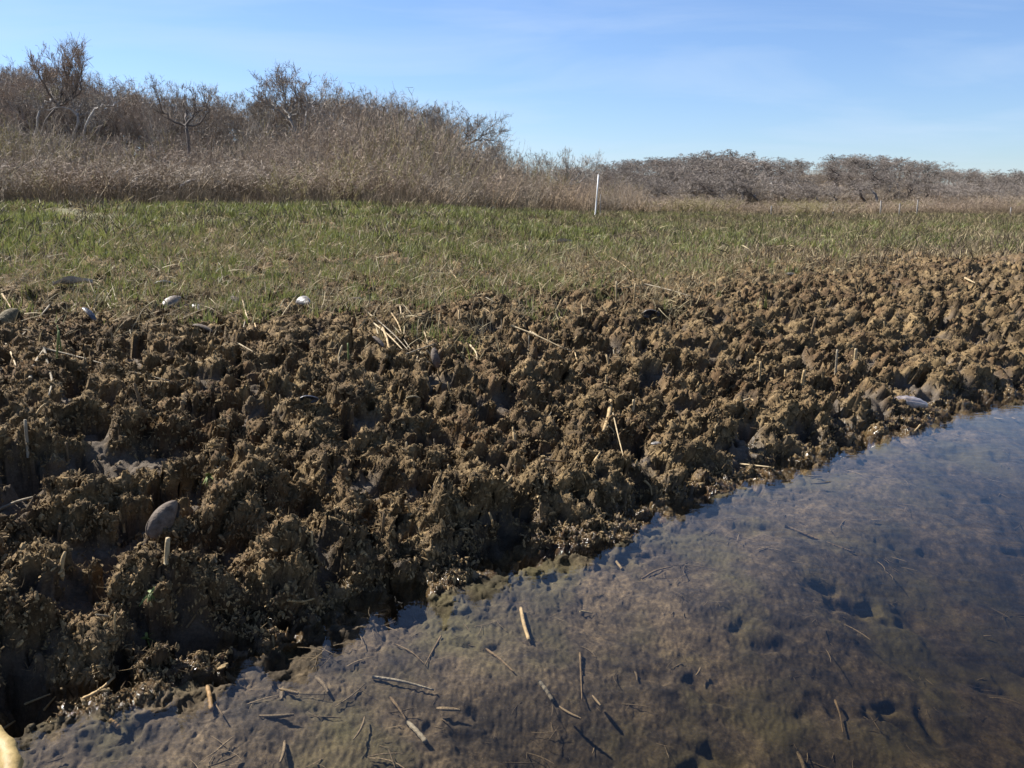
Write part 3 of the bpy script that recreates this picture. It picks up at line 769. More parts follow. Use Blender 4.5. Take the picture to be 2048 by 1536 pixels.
def tree_meshes(k, h, trunk_h, r0, levels, spread, up, nb, bark, twigm, lean=(0, 0), flat=0.0, wind=(0, 0), twigs=3, wob=0.12):
    r_ = np.random.default_rng(700 + k); T = MB(); C = MB(); 
    def grow(p, d, L_, rad, lv):
        n = 6 if lv < 2 else 4
        pts = [p]; dd = d.copy()
        for i in range(n):
            dd = dd + r_.normal(0, wob, 3) + np.array([wind[0] * (lv > 1), wind[1], up * (0.5 if lv else 0.2)]) * 0.25
            if flat and lv > 0: dd[2] -= flat * 0.25 * (pts[-1][2] / h)
            dd /= np.linalg.norm(dd); pts.append(pts[-1] + dd * L_ / n)
        pts = np.array(pts); rads = np.linspace(rad, rad * 0.72 if lv < levels else rad * 0.4, n + 1)
        if lv == 0: T.tube(pts, rads * np.r_[1.35, np.ones(n)], 7)
        elif lv == 1: T.tube(pts, rads, 5)
        elif rad > 0.012: C.tube(pts, rads, 4, cap=False)
        else: C.tube(pts, np.maximum(rads, 0.0035), 3, cap=False)
        if lv >= levels:
            for q in range(twigs):
                e0 = pts[r_.integers(1, n + 1)]; d2 = dd + r_.normal(0, 0.6, 3) + [0, 0, up * 0.3]; d2 /= np.linalg.norm(d2)
                l3 = L_ * r_.uniform(0.3, 0.7)
                C.strip(np.array([e0, e0 + d2 * l3 * 0.5, e0 + d2 * l3 + r_.normal(0, 0.03, 3)]), np.array([0.008, 0.007, 0.005]) * (1 if wind == (0, 0) else 1.7), np.cross(d2, r_.normal(0, 1, 3)), 1)
            return
        kids = nb[lv] if lv < len(nb) else nb[-1]
        for q in range(kids):
            last = q < 2
            i0 = n if last else r_.integers(max(1, n // 2), n + 1)
            ax = r_.normal(0, 1, 3); ax -= ax.dot(dd) * dd; ax /= np.linalg.norm(ax)
            sa = spread * r_.uniform(0.6, 1.25)
            d2 = dd * math.cos(sa) + ax * math.sin(sa); d2[2] = d2[2] + 0.25 * up; d2 /= np.linalg.norm(d2)
            grow(pts[i0], d2, L_ * r_.uniform(0.58, 0.84) if lv else (h - trunk_h) * r_.uniform(0.36, 0.52), rads[i0] * r_.uniform(0.58, 0.84), lv + 1)
    d0 = np.array([lean[0], lean[1], 1.0]); d0 /= np.linalg.norm(d0)
    grow(np.array([0, 0, -0.1]), d0, trunk_h, r0, 0)
    tv = np.concatenate(C.v); k_ = h / max(tv[:, 2].max(), 0.5)
    for mbx in (T, C): mbx.v = [q * k_ for q in mbx.v]
    return T.mesh('trunk', [M[bark]]), C.mesh('crown', [M[bark], M[twigm]])

def put_tree(ms, x, y, label, group=None, sc=1.0, rz=None, z=None, flat=1.0):
    t = empty('bare_tree', (x, y, terr1(x, y) if z is None else z), rng.uniform(0, 6.28) if rz is None else rz)
    tag(t, label, 'tree', group); t.scale = (sc, sc, sc * flat)
    link('trunk', ms[0], t); link('crown', ms[1], t)
    return t

HT = dict(vase=5, fan=4, round=5, white=4.5, oak=4.5, thin=4, wind=4.5, wind2=4.5, wind3=4.5)
TP = {
 'vase': tree_meshes(1, 5, 1.5, 0.075, 6, 0.46, 0.8, [5, 3, 3, 3, 2, 2, 2], 'darkbark', 'crownred', wob=0.07, twigs=8),
 'fan': tree_meshes(2, 4, 1.1, 0.07, 6, 0.48, 0.7, [4, 3, 3, 2, 2, 2], 'darkbark', 'crown', wob=0.10, twigs=8),
 'round': tree_meshes(3, 5, 1.6, 0.095, 6, 0.55, 0.35, [5, 3, 3, 3, 2, 2, 2], 'bark', 'crownred', wob=0.15, twigs=9),
 'white': tree_meshes(4, 4.5, 1.6, 0.085, 6, 0.58, 0.3, [3, 3, 3, 3, 2, 2, 2], 'bark', 'twig3', lean=(0.35, 0), wob=0.17, twigs=8),
 'oak': tree_meshes(5, 4.5, 1.4, 0.09, 6, 0.68, 0.2, [5, 3, 3, 3, 2, 2, 2], 'darkbark', 'crown', wob=0.19, twigs=9),
 'thin': tree_meshes(6, 4, 1.3, 0.06, 6, 0.36, 0.7, [5, 3, 3, 2, 2, 2], 'bark', 'crown', wob=0.10, twigs=8),
 'wind': tree_meshes(7, 4.5, 2.9, 0.12, 6, 0.55, 0.25, [5, 3, 3, 3, 2, 2, 2], 'darkbark', 'woodtwig', lean=(0.04, 0), flat=0.35, wind=(0.12, 0), wob=0.14, twigs=9),
 'wind2': tree_meshes(8, 4.5, 2.8, 0.12, 6, 0.6, 0.2, [5, 3, 3, 3, 2, 2, 2], 'woodbark', 'woodtwig', lean=(0.05, 0), flat=0.5, wind=(0.14, 0), wob=0.15, twigs=9),
 'wind3': tree_meshes(9, 4.5, 1.9, 0.09, 6, 0.65, 0.3, [5, 3, 3, 3, 2, 2, 2], 'woodbark', 'woodtwig', lean=(0.04, 0), flat=0.3, wind=(0.1, 0), wob=0.18, twigs=9),
}
def tree_px(kind, px, top, Y, label, group=None, rz=0.0, base_px=None, flat=1.0):
    p = at_y(px, top, Y); g = terr1(p[0], Y)
    h = p[2] - g
    return put_tree(TP[kind], p[0], Y, label, group, h / HT[kind], rz, None, flat)
def hero_tree(limbs, Y, bark, twig, label, up=0.5, dens=1.0, seed=0, spread=0.8, sub=0.5):
    """a tree whose main limbs are given one by one (points, width in picture pixels at distance Y, depth swing); finer wood grows from them"""
    r_ = np.random.default_rng(3000 + seed); T = MB(); C = MB()
    base = at_y(*limbs[0][0][0], Y); g = terr1(base[0], Y); org = np.array([base[0], Y, g - 0.1]); px_ = Y / FPX
    def sprout(p, d, L_, rad, lv):
        n = 5; pts = [p]; dd = d.copy()
        for i in range(n):
            dd = dd + r_.normal(0, 0.17, 3) + [0, 0, up * 0.14]; dd /= np.linalg.norm(dd); pts.append(pts[-1] + dd * L_ / n)
        pts = np.array(pts); rd = np.maximum(np.linspace(rad, rad * 0.5, n + 1), 0.0022); C.tube(pts, rd, 3 if rad < 0.014 else 4, cap=False)
        if lv >= 3:
            for q in range(int(5 * dens)):
                e0 = pts[r_.integers(1, n + 1)]; d2 = dd + r_.normal(0, 0.6, 3) + [0, 0, up * 0.3]; d2 /= np.linalg.norm(d2); l3 = L_ * r_.uniform(0.3, 0.8)
                C.strip(np.array([e0, e0 + d2 * l3 * 0.5, e0 + d2 * l3 + r_.normal(0, 0.02, 3)]), [0.006, 0.005, 0.004], np.cross(d2, r_.normal(0, 1, 3)), 1)
            return
        for q in range(int(r_.integers(3, 6) * dens + 0.5)):
            f = r_.integers(1, n + 1); ax = r_.normal(0, 1, 3); ax -= ax.dot(dd) * dd; ax /= np.linalg.norm(ax); sa = spread * r_.uniform(0.5, 1.3)
            d2 = dd * math.cos(sa) + ax * math.sin(sa) + np.array([0, 0, up * 0.25]); d2 /= np.linalg.norm(d2)
            sprout(pts[f], d2, L_ * r_.uniform(0.5, 0.8), rd[f] * r_.uniform(0.45, 0.7), lv + 1)
    y0_ = limbs[0][0][-1][1]
    for li, (pl, w0, w1, sw) in enumerate(limbs):
        pl = [(a, y0_ + (b - y0_) * (0.80 if b < y0_ else 1)) for a, b in pl]; w0 *= 0.8; w1 *= 0.7
        P = np.array([at_y(a, b, Y) for a, b in pl]); P[:, 1] += sw * np.linspace(0, 1, len(P)) ** 1.3
        if li == 0: P = np.vstack([[P[0][0], Y, g - 0.1], P])
        Q_ = curve_pts(P, 12) - org; Q_[1:-1] += r_.normal(0, 0.02, (10, 3)); rad = np.linspace(w0, w1, 12) * px_ / 2
        T.tube(Q_, rad, 7 if li == 0 else 6)
        if li == 0: continue
        ln = np.linalg.norm(Q_[-1] - Q_[0])
        for q in range(int(11 * dens)):
            f = min(11, int(2 + 10 * r_.random() ** 0.75)); dd = Q_[f] - Q_[f - 1]; dd /= np.linalg.norm(dd)
            ax = r_.normal(0, 1, 3); ax -= ax.dot(dd) * dd; ax /= np.linalg.norm(ax); sa = spread * r_.uniform(0.3, 1.3) if f < 11 else 0.3
            d2 = dd * math.cos(sa) + ax * math.sin(sa) + np.array([0, 0, up * 0.3]); d2 /= np.linalg.norm(d2)
            sprout(Q_[f], d2, ln * sub * r_.uniform(0.6, 1.1), max(rad[f] * 0.42, 0.006), 1)
    t = empty('bare_tree', org); tag(t, label, 'tree')
    link('trunk', T.mesh('trunk', [M[bark]]), t); link('crown', C.mesh('crown', [M[bark], M[twig]]), t)
hero_tree([([(72, 300), (90, 248), (114, 215)], 9, 7, 0), ([(114, 215), (108, 190), (100, 160), (98, 128)], 6, 2.5, -0.6), ([(114, 215), (122, 180), (122, 140), (120, 112)], 5, 2, 0.5), ([(114, 215), (140, 185), (150, 150), (148, 118)], 5.5, 2, 0.3), ([(114, 215), (150, 190), (172, 160), (176, 130)], 5.5, 2, -0.4), ([(108, 190), (90, 165), (76, 140)], 4, 1.5, 0.8), ([(122, 180), (134, 150), (136, 120)], 4, 1.5, 0)], 26, 'darkbark', 'crownred', 'tallest bare tree of the thicket with a dark fan of upright branches', 0.9, 1.0, 1, 0.5, 0.42)
hero_tree([([(148, 300), (150, 262), (156, 232)], 8, 6, 0), ([(156, 232), (140, 214), (122, 214), (112, 222)], 5, 3, -0.5), ([(156, 232), (154, 222), (153, 212), (156, 200)], 5, 3, 0.2), ([(156, 232), (172, 222), (180, 210)], 4, 2.5, 0.4)], 25, 'bark', 'twig3', 'bare tree with pale crooked forked limbs beside the tallest fan-shaped tree', 0.4, 0.8, 2)
hero_tree([([(166, 300), (172, 250), (188, 222)], 7, 6, 0), ([(188, 222), (202, 212), (206, 202)], 6, 4, -0.3), ([(188, 222), (178, 232), (172, 244)], 4, 3, 0.3), ([(202, 212), (218, 206), (230, 190)], 4, 2.5, 0.4)], 24.5, 'bark', 'twig3', 'white limbed bare tree leaning right in the left part of the thicket', 0.4, 0.8, 3)
hero_tree([([(70, 300), (76, 240), (80, 220)], 7, 6, 0), ([(80, 220), (84, 205), (92, 190)], 6, 4, 0.3), ([(80, 220), (82, 200), (82, 194)], 5, 3, -0.4)], 25.5, 'bark', 'olive', 'bare tree with a white bent trunk left of the tallest fan-shaped tree', 0.5, 0.8, 4)
hero_tree([([(378, 320), (375, 270), (372, 252)], 9, 8, 0), ([(372, 252), (350, 243), (336, 222), (328, 190)], 6, 3, -0.4), ([(372, 252), (368, 230), (360, 205), (352, 180)], 5.5, 2.5, 0.5), ([(372, 252), (384, 225), (386, 195), (384, 168)], 6.5, 2.5, 0.2), ([(372, 252), (400, 248), (418, 225), (424, 195)], 5.5, 2.5, -0.3), ([(384, 225), (400, 205), (404, 182)], 4, 2, 0.5)], 22, 'darkbark', 'crown', 'dark bare tree with curved arms spread like a candelabra', 0.8, 0.75, 5, 0.45, 0.38)
hero_tree([([(596, 320), (592, 262), (580, 238)], 9, 8, 0), ([(580, 238), (566, 226), (548, 206), (532, 176)], 6, 2.5, -0.5), ([(580, 238), (572, 214), (562, 186), (552, 160)], 6.5, 2.5, 0.5), ([(580, 238), (584, 214), (590, 184), (588, 156)], 6.5, 2.5, 0.2), ([(580, 238), (598, 220), (604, 196), (604, 172)], 5.5, 2.5, -0.4), ([(572, 214), (574, 180), (572, 152)], 4.5, 2, -0.6), ([(548, 206), (530, 202), (518, 190)], 4, 2, 0.3)], 28, 'bark', 'crownred', 'rounded bare tree standing highest above the middle of the thicket', 0.35, 1.05, 6, 0.6, 0.42)
hero_tree([([(604, 320), (607, 250), (614, 222)], 6, 5, 0), ([(614, 222), (622, 205), (634, 196), (644, 180)], 4.5, 2.5, 0.3), ([(614, 222), (618, 200), (616, 178)], 4, 2, -0.3), ([(622, 205), (648, 200), (668, 190)], 3.5, 2, 0.4)], 27.5, 'bark', 'crown', 'pale leaning tree just right of the rounded tree on the skyline', 0.4, 0.9, 7)
hero_tree([([(912, 380), (916, 310), (920, 290)], 9, 7, 0), ([(920, 290), (905, 268), (888, 258)], 5, 2.5, 0.4), ([(920, 290), (934, 268), (936, 248)], 5, 2.5, -0.4), ([(920, 290), (948, 280), (968, 262), (976, 248)], 5.5, 2.5, 0.3), ([(948, 280), (972, 278), (990, 282)], 4, 2, -0.4), ([(934, 268), (950, 254), (956, 240)], 3.5, 2, 0.2)], 31, 'darkbark', 'crown', 'twisted open-crowned tree at the sloping right end of the thicket', 0.25, 0.95, 8, 0.7)
tree_px('thin', 1000, 275, 33, 'slender tree with fine grey twigs right of the twisted open-crowned tree', rz=1.5)
tree_px('round', 1052, 292, 40, 'small brown round-topped tree beyond the right end of the thicket', rz=2.5)
tree_px('fan', 1100, 300, 40, 'small fan-shaped tree beyond the right end of the thicket', rz=0.7)
hero_tree([([(1128, 430), (1130, 390), (1132, 372)], 6, 5, 0), ([(1132, 372), (1112, 352), (1104, 330)], 3.5, 2, 0.4), ([(1132, 372), (1134, 345), (1130, 322)], 3.5, 2, -0.4), ([(1132, 372), (1156, 348), (1166, 326)], 3.5, 2, 0.2), ([(1132, 372), (1160, 360), (1184, 342)], 3.5, 2, 0.5)], 36, 'bark', 'crown', 'spreading fine-twigged tree nearest the white marker pole', 0.7, 0.9, 9)
k = 0
EXTRA = [(px_, float(np.interp(px_, [-150, 0, 100, 230, 330, 460, 560, 700, 800, 880], [150, 130, 140, 160, 185, 200, 195, 195, 200, 225])) + float(rng.uniform(-32, 10)), str(rng.choice(['round', 'oak', 'round', 'thin', 'oak']))) for px_ in np.arange(-150, 890, 11)]
for px, top, kind in EXTRA + [(-120, 140, 'oak'), (-40, 130, 'round'), (10, 112, 'thin'), (45, 140, 'oak'), (235, 155, 'round'), (270, 158, 'oak'), (300, 180, 'white'), (335, 185, 'round'), (430, 180, 'thin'), (460, 200, 'round'), (500, 182, 'oak'), (535, 185, 'round'), (660, 185, 'oak'), (700, 195, 'round'), (740, 188, 'thin'), (790, 195, 'oak'), (830, 200, 'round'), (870, 218, 'oak'), (200, 175, 'oak'), (400, 190, 'oak'), (905, 240, 'oak')]:
    tree_px(kind, px, top + 4, 29 + 6 * rng.random(), f"{ {'oak': 'dark crooked', 'round': 'pale barked rounded', 'thin': 'slender', 'white': 'white limbed'}[kind]} bare tree on the ridge {zone(px)}", 'trees on the ridge behind the thicket', rz=rng.uniform(0, 6.28)); k += 1

# right: low shrubs and the wind-shaped wood on the far hill
HX = [1150, 1200, 1280, 1400, 1460, 1560, 1600, 1680, 1760, 1830, 1880, 1950, 2000, 2100, 2250]
HYT = [330, 328, 318, 308, 298, 311, 320, 315, 303, 320, 338, 333, 344, 335, 335]
for row in range(3):
    for px in np.arange(1190, 2260, 62):
        px = px + rng.uniform(-25, 25); Y = 40 + row * 7 + rng.uniform(-2, 2) + 8 * sst(1500, 2000, np.array(px))
        top = [408, 398, 386][row] + rng.normal(0, 5) + (16 if 1470 < px < 1840 else 0); p = at_y(px, top, Y); g = terr1(p[0], Y)
        kind = int(rng.choice([5, 1, 4, 1, 5, 3])); h = max(0.8, p[2] - g)
        put_shrub(kind, p[0], Y, h, max(1.0, h / 1.3) * rng.uniform(1.0, 1.4), 'low shrubs below the far wood', f"low {SCN[SHR[kind][2]]} shrub before the far wood, {far_zone(px)}, {['nearest', 'middle', 'rear'][row]} row")
WLAB = {'wind': 'wind-swept dark trunked tree', 'wind2': 'flat-topped pale trunked tree', 'wind3': 'low reddish wind-shaped tree'}
TALL = ['front', 'second', 'middle', 'fourth', 'rear']
for row in range(5):
    for px in np.arange(1170, 2280, [40, 34, 32, 30, 30][row]):
        px = px + rng.uniform(-14, 14); Y = 66 + row * 8 + rng.uniform(-3, 3)
        sk = np.interp(px, HX, HYT); f = [0.62, 0.74, 0.88, 0.97, 1.0][row]
        top = 430 + (sk - 430) * f + rng.normal(0, 4 if row < 3 else 3)
        kind = 'wind3' if rng.random() < (0.8 if (px < 1480 or px > 1850) else 0.4) else str(rng.choice(['wind', 'wind2']))
        p = at_y(px, top, Y); g = terr1(p[0], Y); h = max(1.5, p[2] - g)
        put_tree(TP[kind], p[0], Y, f'{WLAB[kind]} {far_zone(px)}, {TALL[row]} row', 'trees of the far wood', h / HT[kind], rng.normal(0, 0.35), g, 1.0).scale = (h / HT[kind] * 2.0, h / HT[kind] * 2.0, h / HT[kind])

for row in range(4):
    for px in np.arange(1180, 2280, 50):
        px = px + rng.uniform(-20, 20); Y = 62 + row * 9 + rng.uniform(-2, 2)
        if 1470 < px < 1840 and row < 1: continue
        sk = np.interp(px, HX, HYT); top = 430 + (sk - 430) * [0.38, 0.56, 0.74, 0.88][row] + rng.normal(0, 4)
        p = at_y(px, top, Y); g = terr1(p[0], Y); h = max(1.0, p[2] - g); kind = 2 if rng.random() < 0.6 else 0
        put_shrub(kind, p[0], Y, h, max(1.5, h / 1.5), 'undergrowth of the far wood', f'{SCN[SHR[kind][2]]} undergrowth bush of the far wood, {far_zone(px)}')
#@@DETAILS
# ------------------------------------------------------------------ shells
M['sh_olive'] = mat('olive_shell', (0.05, 0.04, 0.022), (0.15, 0.12, 0.065), 60, 0.85, 0.5, 160)
M['sh_black'] = mat('black_shell', (0.012, 0.013, 0.018), (0.055, 0.055, 0.065), 40, 0.42, 0.3, 120, spec=0.5)
M['sh_grey'] = mat('grey_shell', (0.055, 0.042, 0.032), (0.16, 0.125, 0.095), 50, 0.85, 0.3, 120)
M['sh_white'] = mat('white_shell', (0.09, 0.082, 0.072), (0.24, 0.222, 0.20), 40, 0.45, 0.2, 120, spec=0.5)
M['sh_purple'] = mat('purple_white_shell', (0.10, 0.08, 0.078), (0.32, 0.285, 0.27), 22, 0.22, 0.15, 90, spec=0.7)
M['sh_tan'] = mat('tan_shell', (0.08, 0.058, 0.038), (0.20, 0.165, 0.13), 24, 0.5, 0.2, 100, spec=0.5)

def valve_mesh(k, m, length=1.0, arc=(0, 1)):
    """one mussel valve: narrow beak, wide rounded end, domed, ribbed; outer and inner skins joined round the rim"""
    nu, nv = 26, 21
    u = np.linspace(arc[0], arc[1], nu); v = np.linspace(-1, 1, nv); Uu, Vv = np.meshgrid(u, v, indexing='ij')
    wid = 0.27 * np.sin(np.pi * np.clip(Uu, 0, 1) ** 0.78) ** 0.62
    x = Uu - 0.5; y = Vv * wid + 0.10 * np.sin(Uu * 2.6) * (Uu - 0.3)
    dome = 0.19 * np.sqrt(np.clip(1 - Vv ** 2, 0, 1)) * np.sin(np.pi * np.clip(Uu * 0.94 + 0.03, 0, 1)) ** 0.6
    ribs = 0.006 * np.sin(Vv * 34 + Uu * 3) * np.clip(Uu * 1.6, 0, 1) * (1 - Vv ** 2) + 0.007 * np.sin(Uu * 34 + 3 * Vv ** 2) * (1 - Vv ** 2)
    z = dome + ribs * (dome > 0.01)
    A = np.stack([x, y, z], -1).reshape(-1, 3) * length
    B = A.copy(); B[:, 2] = (dome * 0.90 - 0.014).reshape(-1) * length; B[:, :2] *= 0.985
    i = np.arange(nu - 1)[:, None] * nv + np.arange(nv - 1)[None, :]
    q = np.stack([i, i + nv, i + nv + 1, i + 1], -1).reshape(-1, 4); n = nu * nv
    rim = list(range(nv)) + [r_ * nv + nv - 1 for r_ in range(1, nu)] + [(nu - 1) * nv + c for c in range(nv - 2, -1, -1)] + [r_ * nv for r_ in range(nu - 2, 0, -1)]
    rq = [[rim[a], rim[(a + 1) % len(rim)], rim[(a + 1) % len(rim)] + n, rim[a] + n] for a in range(len(rim))]
    return newmesh('valve', np.concatenate([A, B]), None, np.concatenate([q, q[:, ::-1] + n, np.array(rq)]), [m])

def shell(px, py, plen, yaw, pitch, roll, m, label, opened=None, lift=0.3, arc=(0, 1), closed=False, name='mussel_shell'):
    p = ground_at(px, py, 3); d = np.linalg.norm(p - [0, 0, CAM_H]); ln = plen / FPX * d
    t = empty(name, p + np.array([0, 0, ln * (0.075 * lift - 0.09)])); tag(t, label, 'shell', 'mussel shells scattered over the bank')
    t.rotation_euler = (R(roll), R(pitch), R(yaw))
    o = link('valve', valve_mesh(0, M[m], ln, arc), t)
    if closed:
        o2 = link('valve', valve_mesh(0, M[m], ln, arc), t); o2.rotation_euler = (math.pi, 0, 0)
    if opened:
        o2 = link('valve', valve_mesh(0, M[opened], ln), t); o2.rotation_euler = (R(150), 0, R(-28)); o2.location = (ln * 0.12, -ln * 0.34, -ln * 0.05)
    return t
shell(344, 606, 44, 60, -15, 25, 'sh_tan', 'gaping mussel with a pale upper valve and dark inside, left of the white-tipped shell', opened='sh_black', lift=2.2)
shell(392, 617, 40, -60, 15, -10, 'sh_white', 'tan shell with a bleached white tip in the upper bank left of centre', lift=2.2)
shell(402, 656, 44, -20, 10, -35, 'sh_grey', 'dark grey ribbed mussel sunk in the mud below the white-tipped shell', lift=1.2)
shell(470, 602, 40, -55, 20, -30, 'sh_grey', 'grey half shell with a pale curved rim beside the folded straws', lift=1.4)
shell(606, 606, 52, -55, 10, 20, 'sh_white', 'curved broken rim of a chalk white shell at the grass edge', arc=(0.45, 1), lift=1.8)
shell(331, 569, 40, 10, 0, -40, 'sh_black', 'blue-black mussel in a hollow just below the grass', lift=1.4)
shell(175, 632, 44, -40, 25, -50, 'sh_black', 'black mussel standing in the lit mud left of the gaping mussel', lift=1.4)
shell(18, 640, 50, 75, -25, 35, 'sh_olive', 'olive brown mussel in the dark hollow at the far left of the bank', lift=2.0, closed=True)
shell(620, 797, 40, 20, 0, -55, 'sh_black', 'round black mussel half buried in the middle of the bank', lift=1.0)
shell(410, 1196, 78, 100, -72, 0, 'sh_olive', 'ridged olive mussel standing upright above the near waterline', lift=2.0, closed=True)
shell(328, 1048, 82, 55, -38, 75, 'sh_grey', 'large grey-brown mussel leaning with its sharp edge up in a hollow', lift=2.4, closed=True)
shell(757, 686, 40, -50, 20, -50, 'sh_grey', 'blue-grey mussel at the left foot of the fallen straw bundle', lift=1.5)
shell(872, 722, 48, 100, -50, 50, 'sh_grey', 'long grey-violet shell on edge at the right foot of the straw bundle', lift=2.0)
shell(830, 797, 36, 40, 10, -30, 'sh_olive', 'greenish mussel in a hollow right of the round black mussel', lift=1.3)
shell(1302, 630, 38, 10, 0, -60, 'sh_black', 'blue-black mussel lying in the bare mud right of the long straw', lift=1.8)
shell(1820, 809, 66, -12, 6, -18, 'sh_purple', 'glossy purple-white mussel by the water under a curved straw', lift=2.2, closed=True)
shell(1580, 549, 26, 10, 0, -10, 'sh_white', 'small pale shell at the grass edge on the right side', lift=2.0)
shell(1312, 888, 26, -15, 0, 0, 'sh_white', 'tiny white shell lying near the water below the forked root', lift=2.0)
shell(712, 600, 30, 20, 0, -20, 'sh_tan', 'whitish shell half hidden in grass above the straw bundle', lift=2.0)
shell(1484, 656, 34, 40, -20, -30, 'sh_grey', 'grey mussel in bare mud between the right stubs', lift=1.5)

# ------------------------------------------------------------------ straws, roots and sticks
M['st_pale'] = mat('pale_straw', (0.20, 0.145, 0.075), (0.42, 0.325, 0.185), 30, 0.6, 0.3, 120)
M['st_tan'] = mat('tan_straw', (0.20, 0.135, 0.06), (0.42, 0.30, 0.15), 30, 0.7, 0.4, 120)
M['st_brown'] = mat('brown_root', (0.075, 0.05, 0.026), (0.20, 0.135, 0.07), 30, 0.85, 0.5, 120)
M['st_grey'] = mat('grey_stem', (0.13, 0.105, 0.07), (0.28, 0.235, 0.165), 30, 0.8, 0.4, 120)
M['st_yellow'] = mat('yellow_stem', (0.17, 0.115, 0.035), (0.30, 0.22, 0.09), 14, 0.6, 0.3, 60)
M['st_orange'] = mat('orange_weed', (0.14, 0.08, 0.028), (0.26, 0.155, 0.06), 30, 0.7, 0.3, 90)
M['st_drift'] = mat('bleached_wood', (0.20, 0.18, 0.155), (0.42, 0.38, 0.34), 20, 0.85, 0.5, 80)

def px_line(cpx, lift=0.006, n=14, zfix=None, drop=0.0):
    """space curve through picture points: ends on the visible ground, depth running evenly between them"""
    c = np.asarray(cpx, float)
    def gp(q):
        return np.array([*at_z(q[0], q[1], zfix), zfix]) if zfix is not None else ground_at(q[0], q[1], 3) + [0, 0, lift]
    a, b = gp(c[0]), gp(c[-1]); cc = np.array([0, 0, CAM_H]); da, db = np.linalg.norm(a - cc), np.linalg.norm(b - cc)
    L_ = np.r_[0, np.cumsum(np.hypot(*np.diff(c, axis=0).T))]; f = L_ / L_[-1]; P = []
    for q, ff in zip(c, f):
        d = ray_dir(*q); P.append(cc + d / np.linalg.norm(d) * (da + (db - da) * ff))
    return curve_pts(P, n)
def stick(name, cpx, w, m, label, cat, lift=0.006, group=None, zfix=None, taper=0.5, n=14, knots=True, sides=6):
    P = px_line(cpx, lift, n, zfix); d = np.linalg.norm(P.mean(0) - [0, 0, CAM_H]); r0 = max(0.0009, 0.68 * w / FPX * d / 2)
    rad = np.linspace(r0, r0 * taper, len(P))
    if knots: rad = rad * (1 + 0.22 * (np.sin(np.arange(len(P)) * 2.1 + len(label)) > 0.75))
    org = P[0].copy(); mb = MB(); mb.tube(P - org, rad, sides)
    o = link(name, mb.mesh(name, [M[m]]), None, org); tag(o, label, cat, group); return o
def multi(name, parts, label, cat, group=None):
    """a thing of several stems: each (part name, pixel line, width, material, lift)"""
    org = ground_at(*parts[0][1][0]); t = empty(name, org); tag(t, label, cat, group)
    for pn, cpx, w, m, lf in parts:
        P = px_line(cpx, lf, 12); d = np.linalg.norm(P.mean(0) - [0, 0, CAM_H]); r0 = max(0.0008, 0.7 * w / FPX * d / 2)
        mb = MB(); mb.tube(P - org, np.linspace(r0, r0 * 0.55, len(P)), 6); link(pn, mb.mesh(pn, [M[m]]), t)
    return t
SG = 'dry straws lying on the bank'
multi('straw', [('stem', [(1022, 651), (1066, 668), (1130, 698)], 6, 'st_pale', 0.012), ('node', [(1060, 664), (1068, 668), (1076, 673)], 13, 'st_pale', 0.014)], 'long pale straw with a thick knot midway, slanting over bare mud', 'straw', SG)
multi('star_twig', [('twig', [(1138, 716), (1150, 706), (1158, 692)], 4, 'st_pale', 0.012), ('twig', [(1135, 698), (1150, 705), (1166, 700)], 4, 'st_grey', 0.012), ('twig', [(1150, 705), (1154, 722)], 4, 'st_tan', 0.012)], 'small star shaped twig just beyond the end of the long knotted straw', 'twig')
multi('forked_branch', [('stem', [(828, 646), (852, 641), (905, 652), (945, 658), (976, 650)], 6, 'st_brown', 0.02), ('fork', [(850, 641), (870, 630)], 4, 'st_grey', 0.03)], 'thin dark forked branch lying right of the straw bundle', 'branch')
multi('bent_reed', [('stalk', [(60, 758), (66, 735), (89, 697)], 10, 'st_grey', 0.01), ('stalk', [(88, 696), (97, 735), (104, 762), (98, 790)], 8, 'st_grey', 0.02)], 'tall bent reed folded into an upside-down V near the left edge', 'reed')
stick('reed', [(88, 697), (150, 712), (240, 737), (340, 762)], 5, 'st_grey', 'long thin reed trailing right from the folded reed on the left', 'reed', 0.03, SG)
stick('straw', [(12, 688), (22, 706), (32, 732)], 7, 'st_pale', 'short pale straw lying just left of the folded reed', 'straw', 0.01, SG)
stick('straw', [(0, 738), (20, 748), (42, 754)], 9, 'st_grey', 'thick grey straw entering at the left edge beside the folded reed', 'straw', 0.01, SG)
stick('straw', [(100, 610), (60, 655), (32, 682)], 5, 'st_grey', 'straight grey straw slanting across the dark hollow at the left', 'straw', 0.02, SG)
stick('straw', [(4, 588), (22, 616)], 6, 'st_tan', 'short straw leaning over the leftmost hollow', 'straw', 0.02, SG)
multi('straw_tuft', [('straw', [(482, 688), (482, 640), (480, 590)], 6, 'st_pale', 0.0), ('straw', [(496, 640), (488, 612), (484, 594)], 5, 'st_pale', 0.01), ('straw', [(500, 660), (497, 630), (499, 612)], 4, 'st_tan', 0.0), ('straw', [(512, 655), (505, 632), (500, 612)], 4, 'st_tan', 0.0), ('straw', [(487, 655), (494, 628), (499, 612)], 3.5, 'st_grey', 0.0)], 'standing tuft of folded pale straws right of the white-tipped shell', 'straw tuft')
multi('bent_straw', [('straw', [(476, 687), (507, 704)], 6, 'st_pale', 0.012), ('straw', [(507, 704), (492, 713)], 5, 'st_tan', 0.012)], 'small straw bent into a V below the standing straw tuft', 'straw', SG)
parts = []
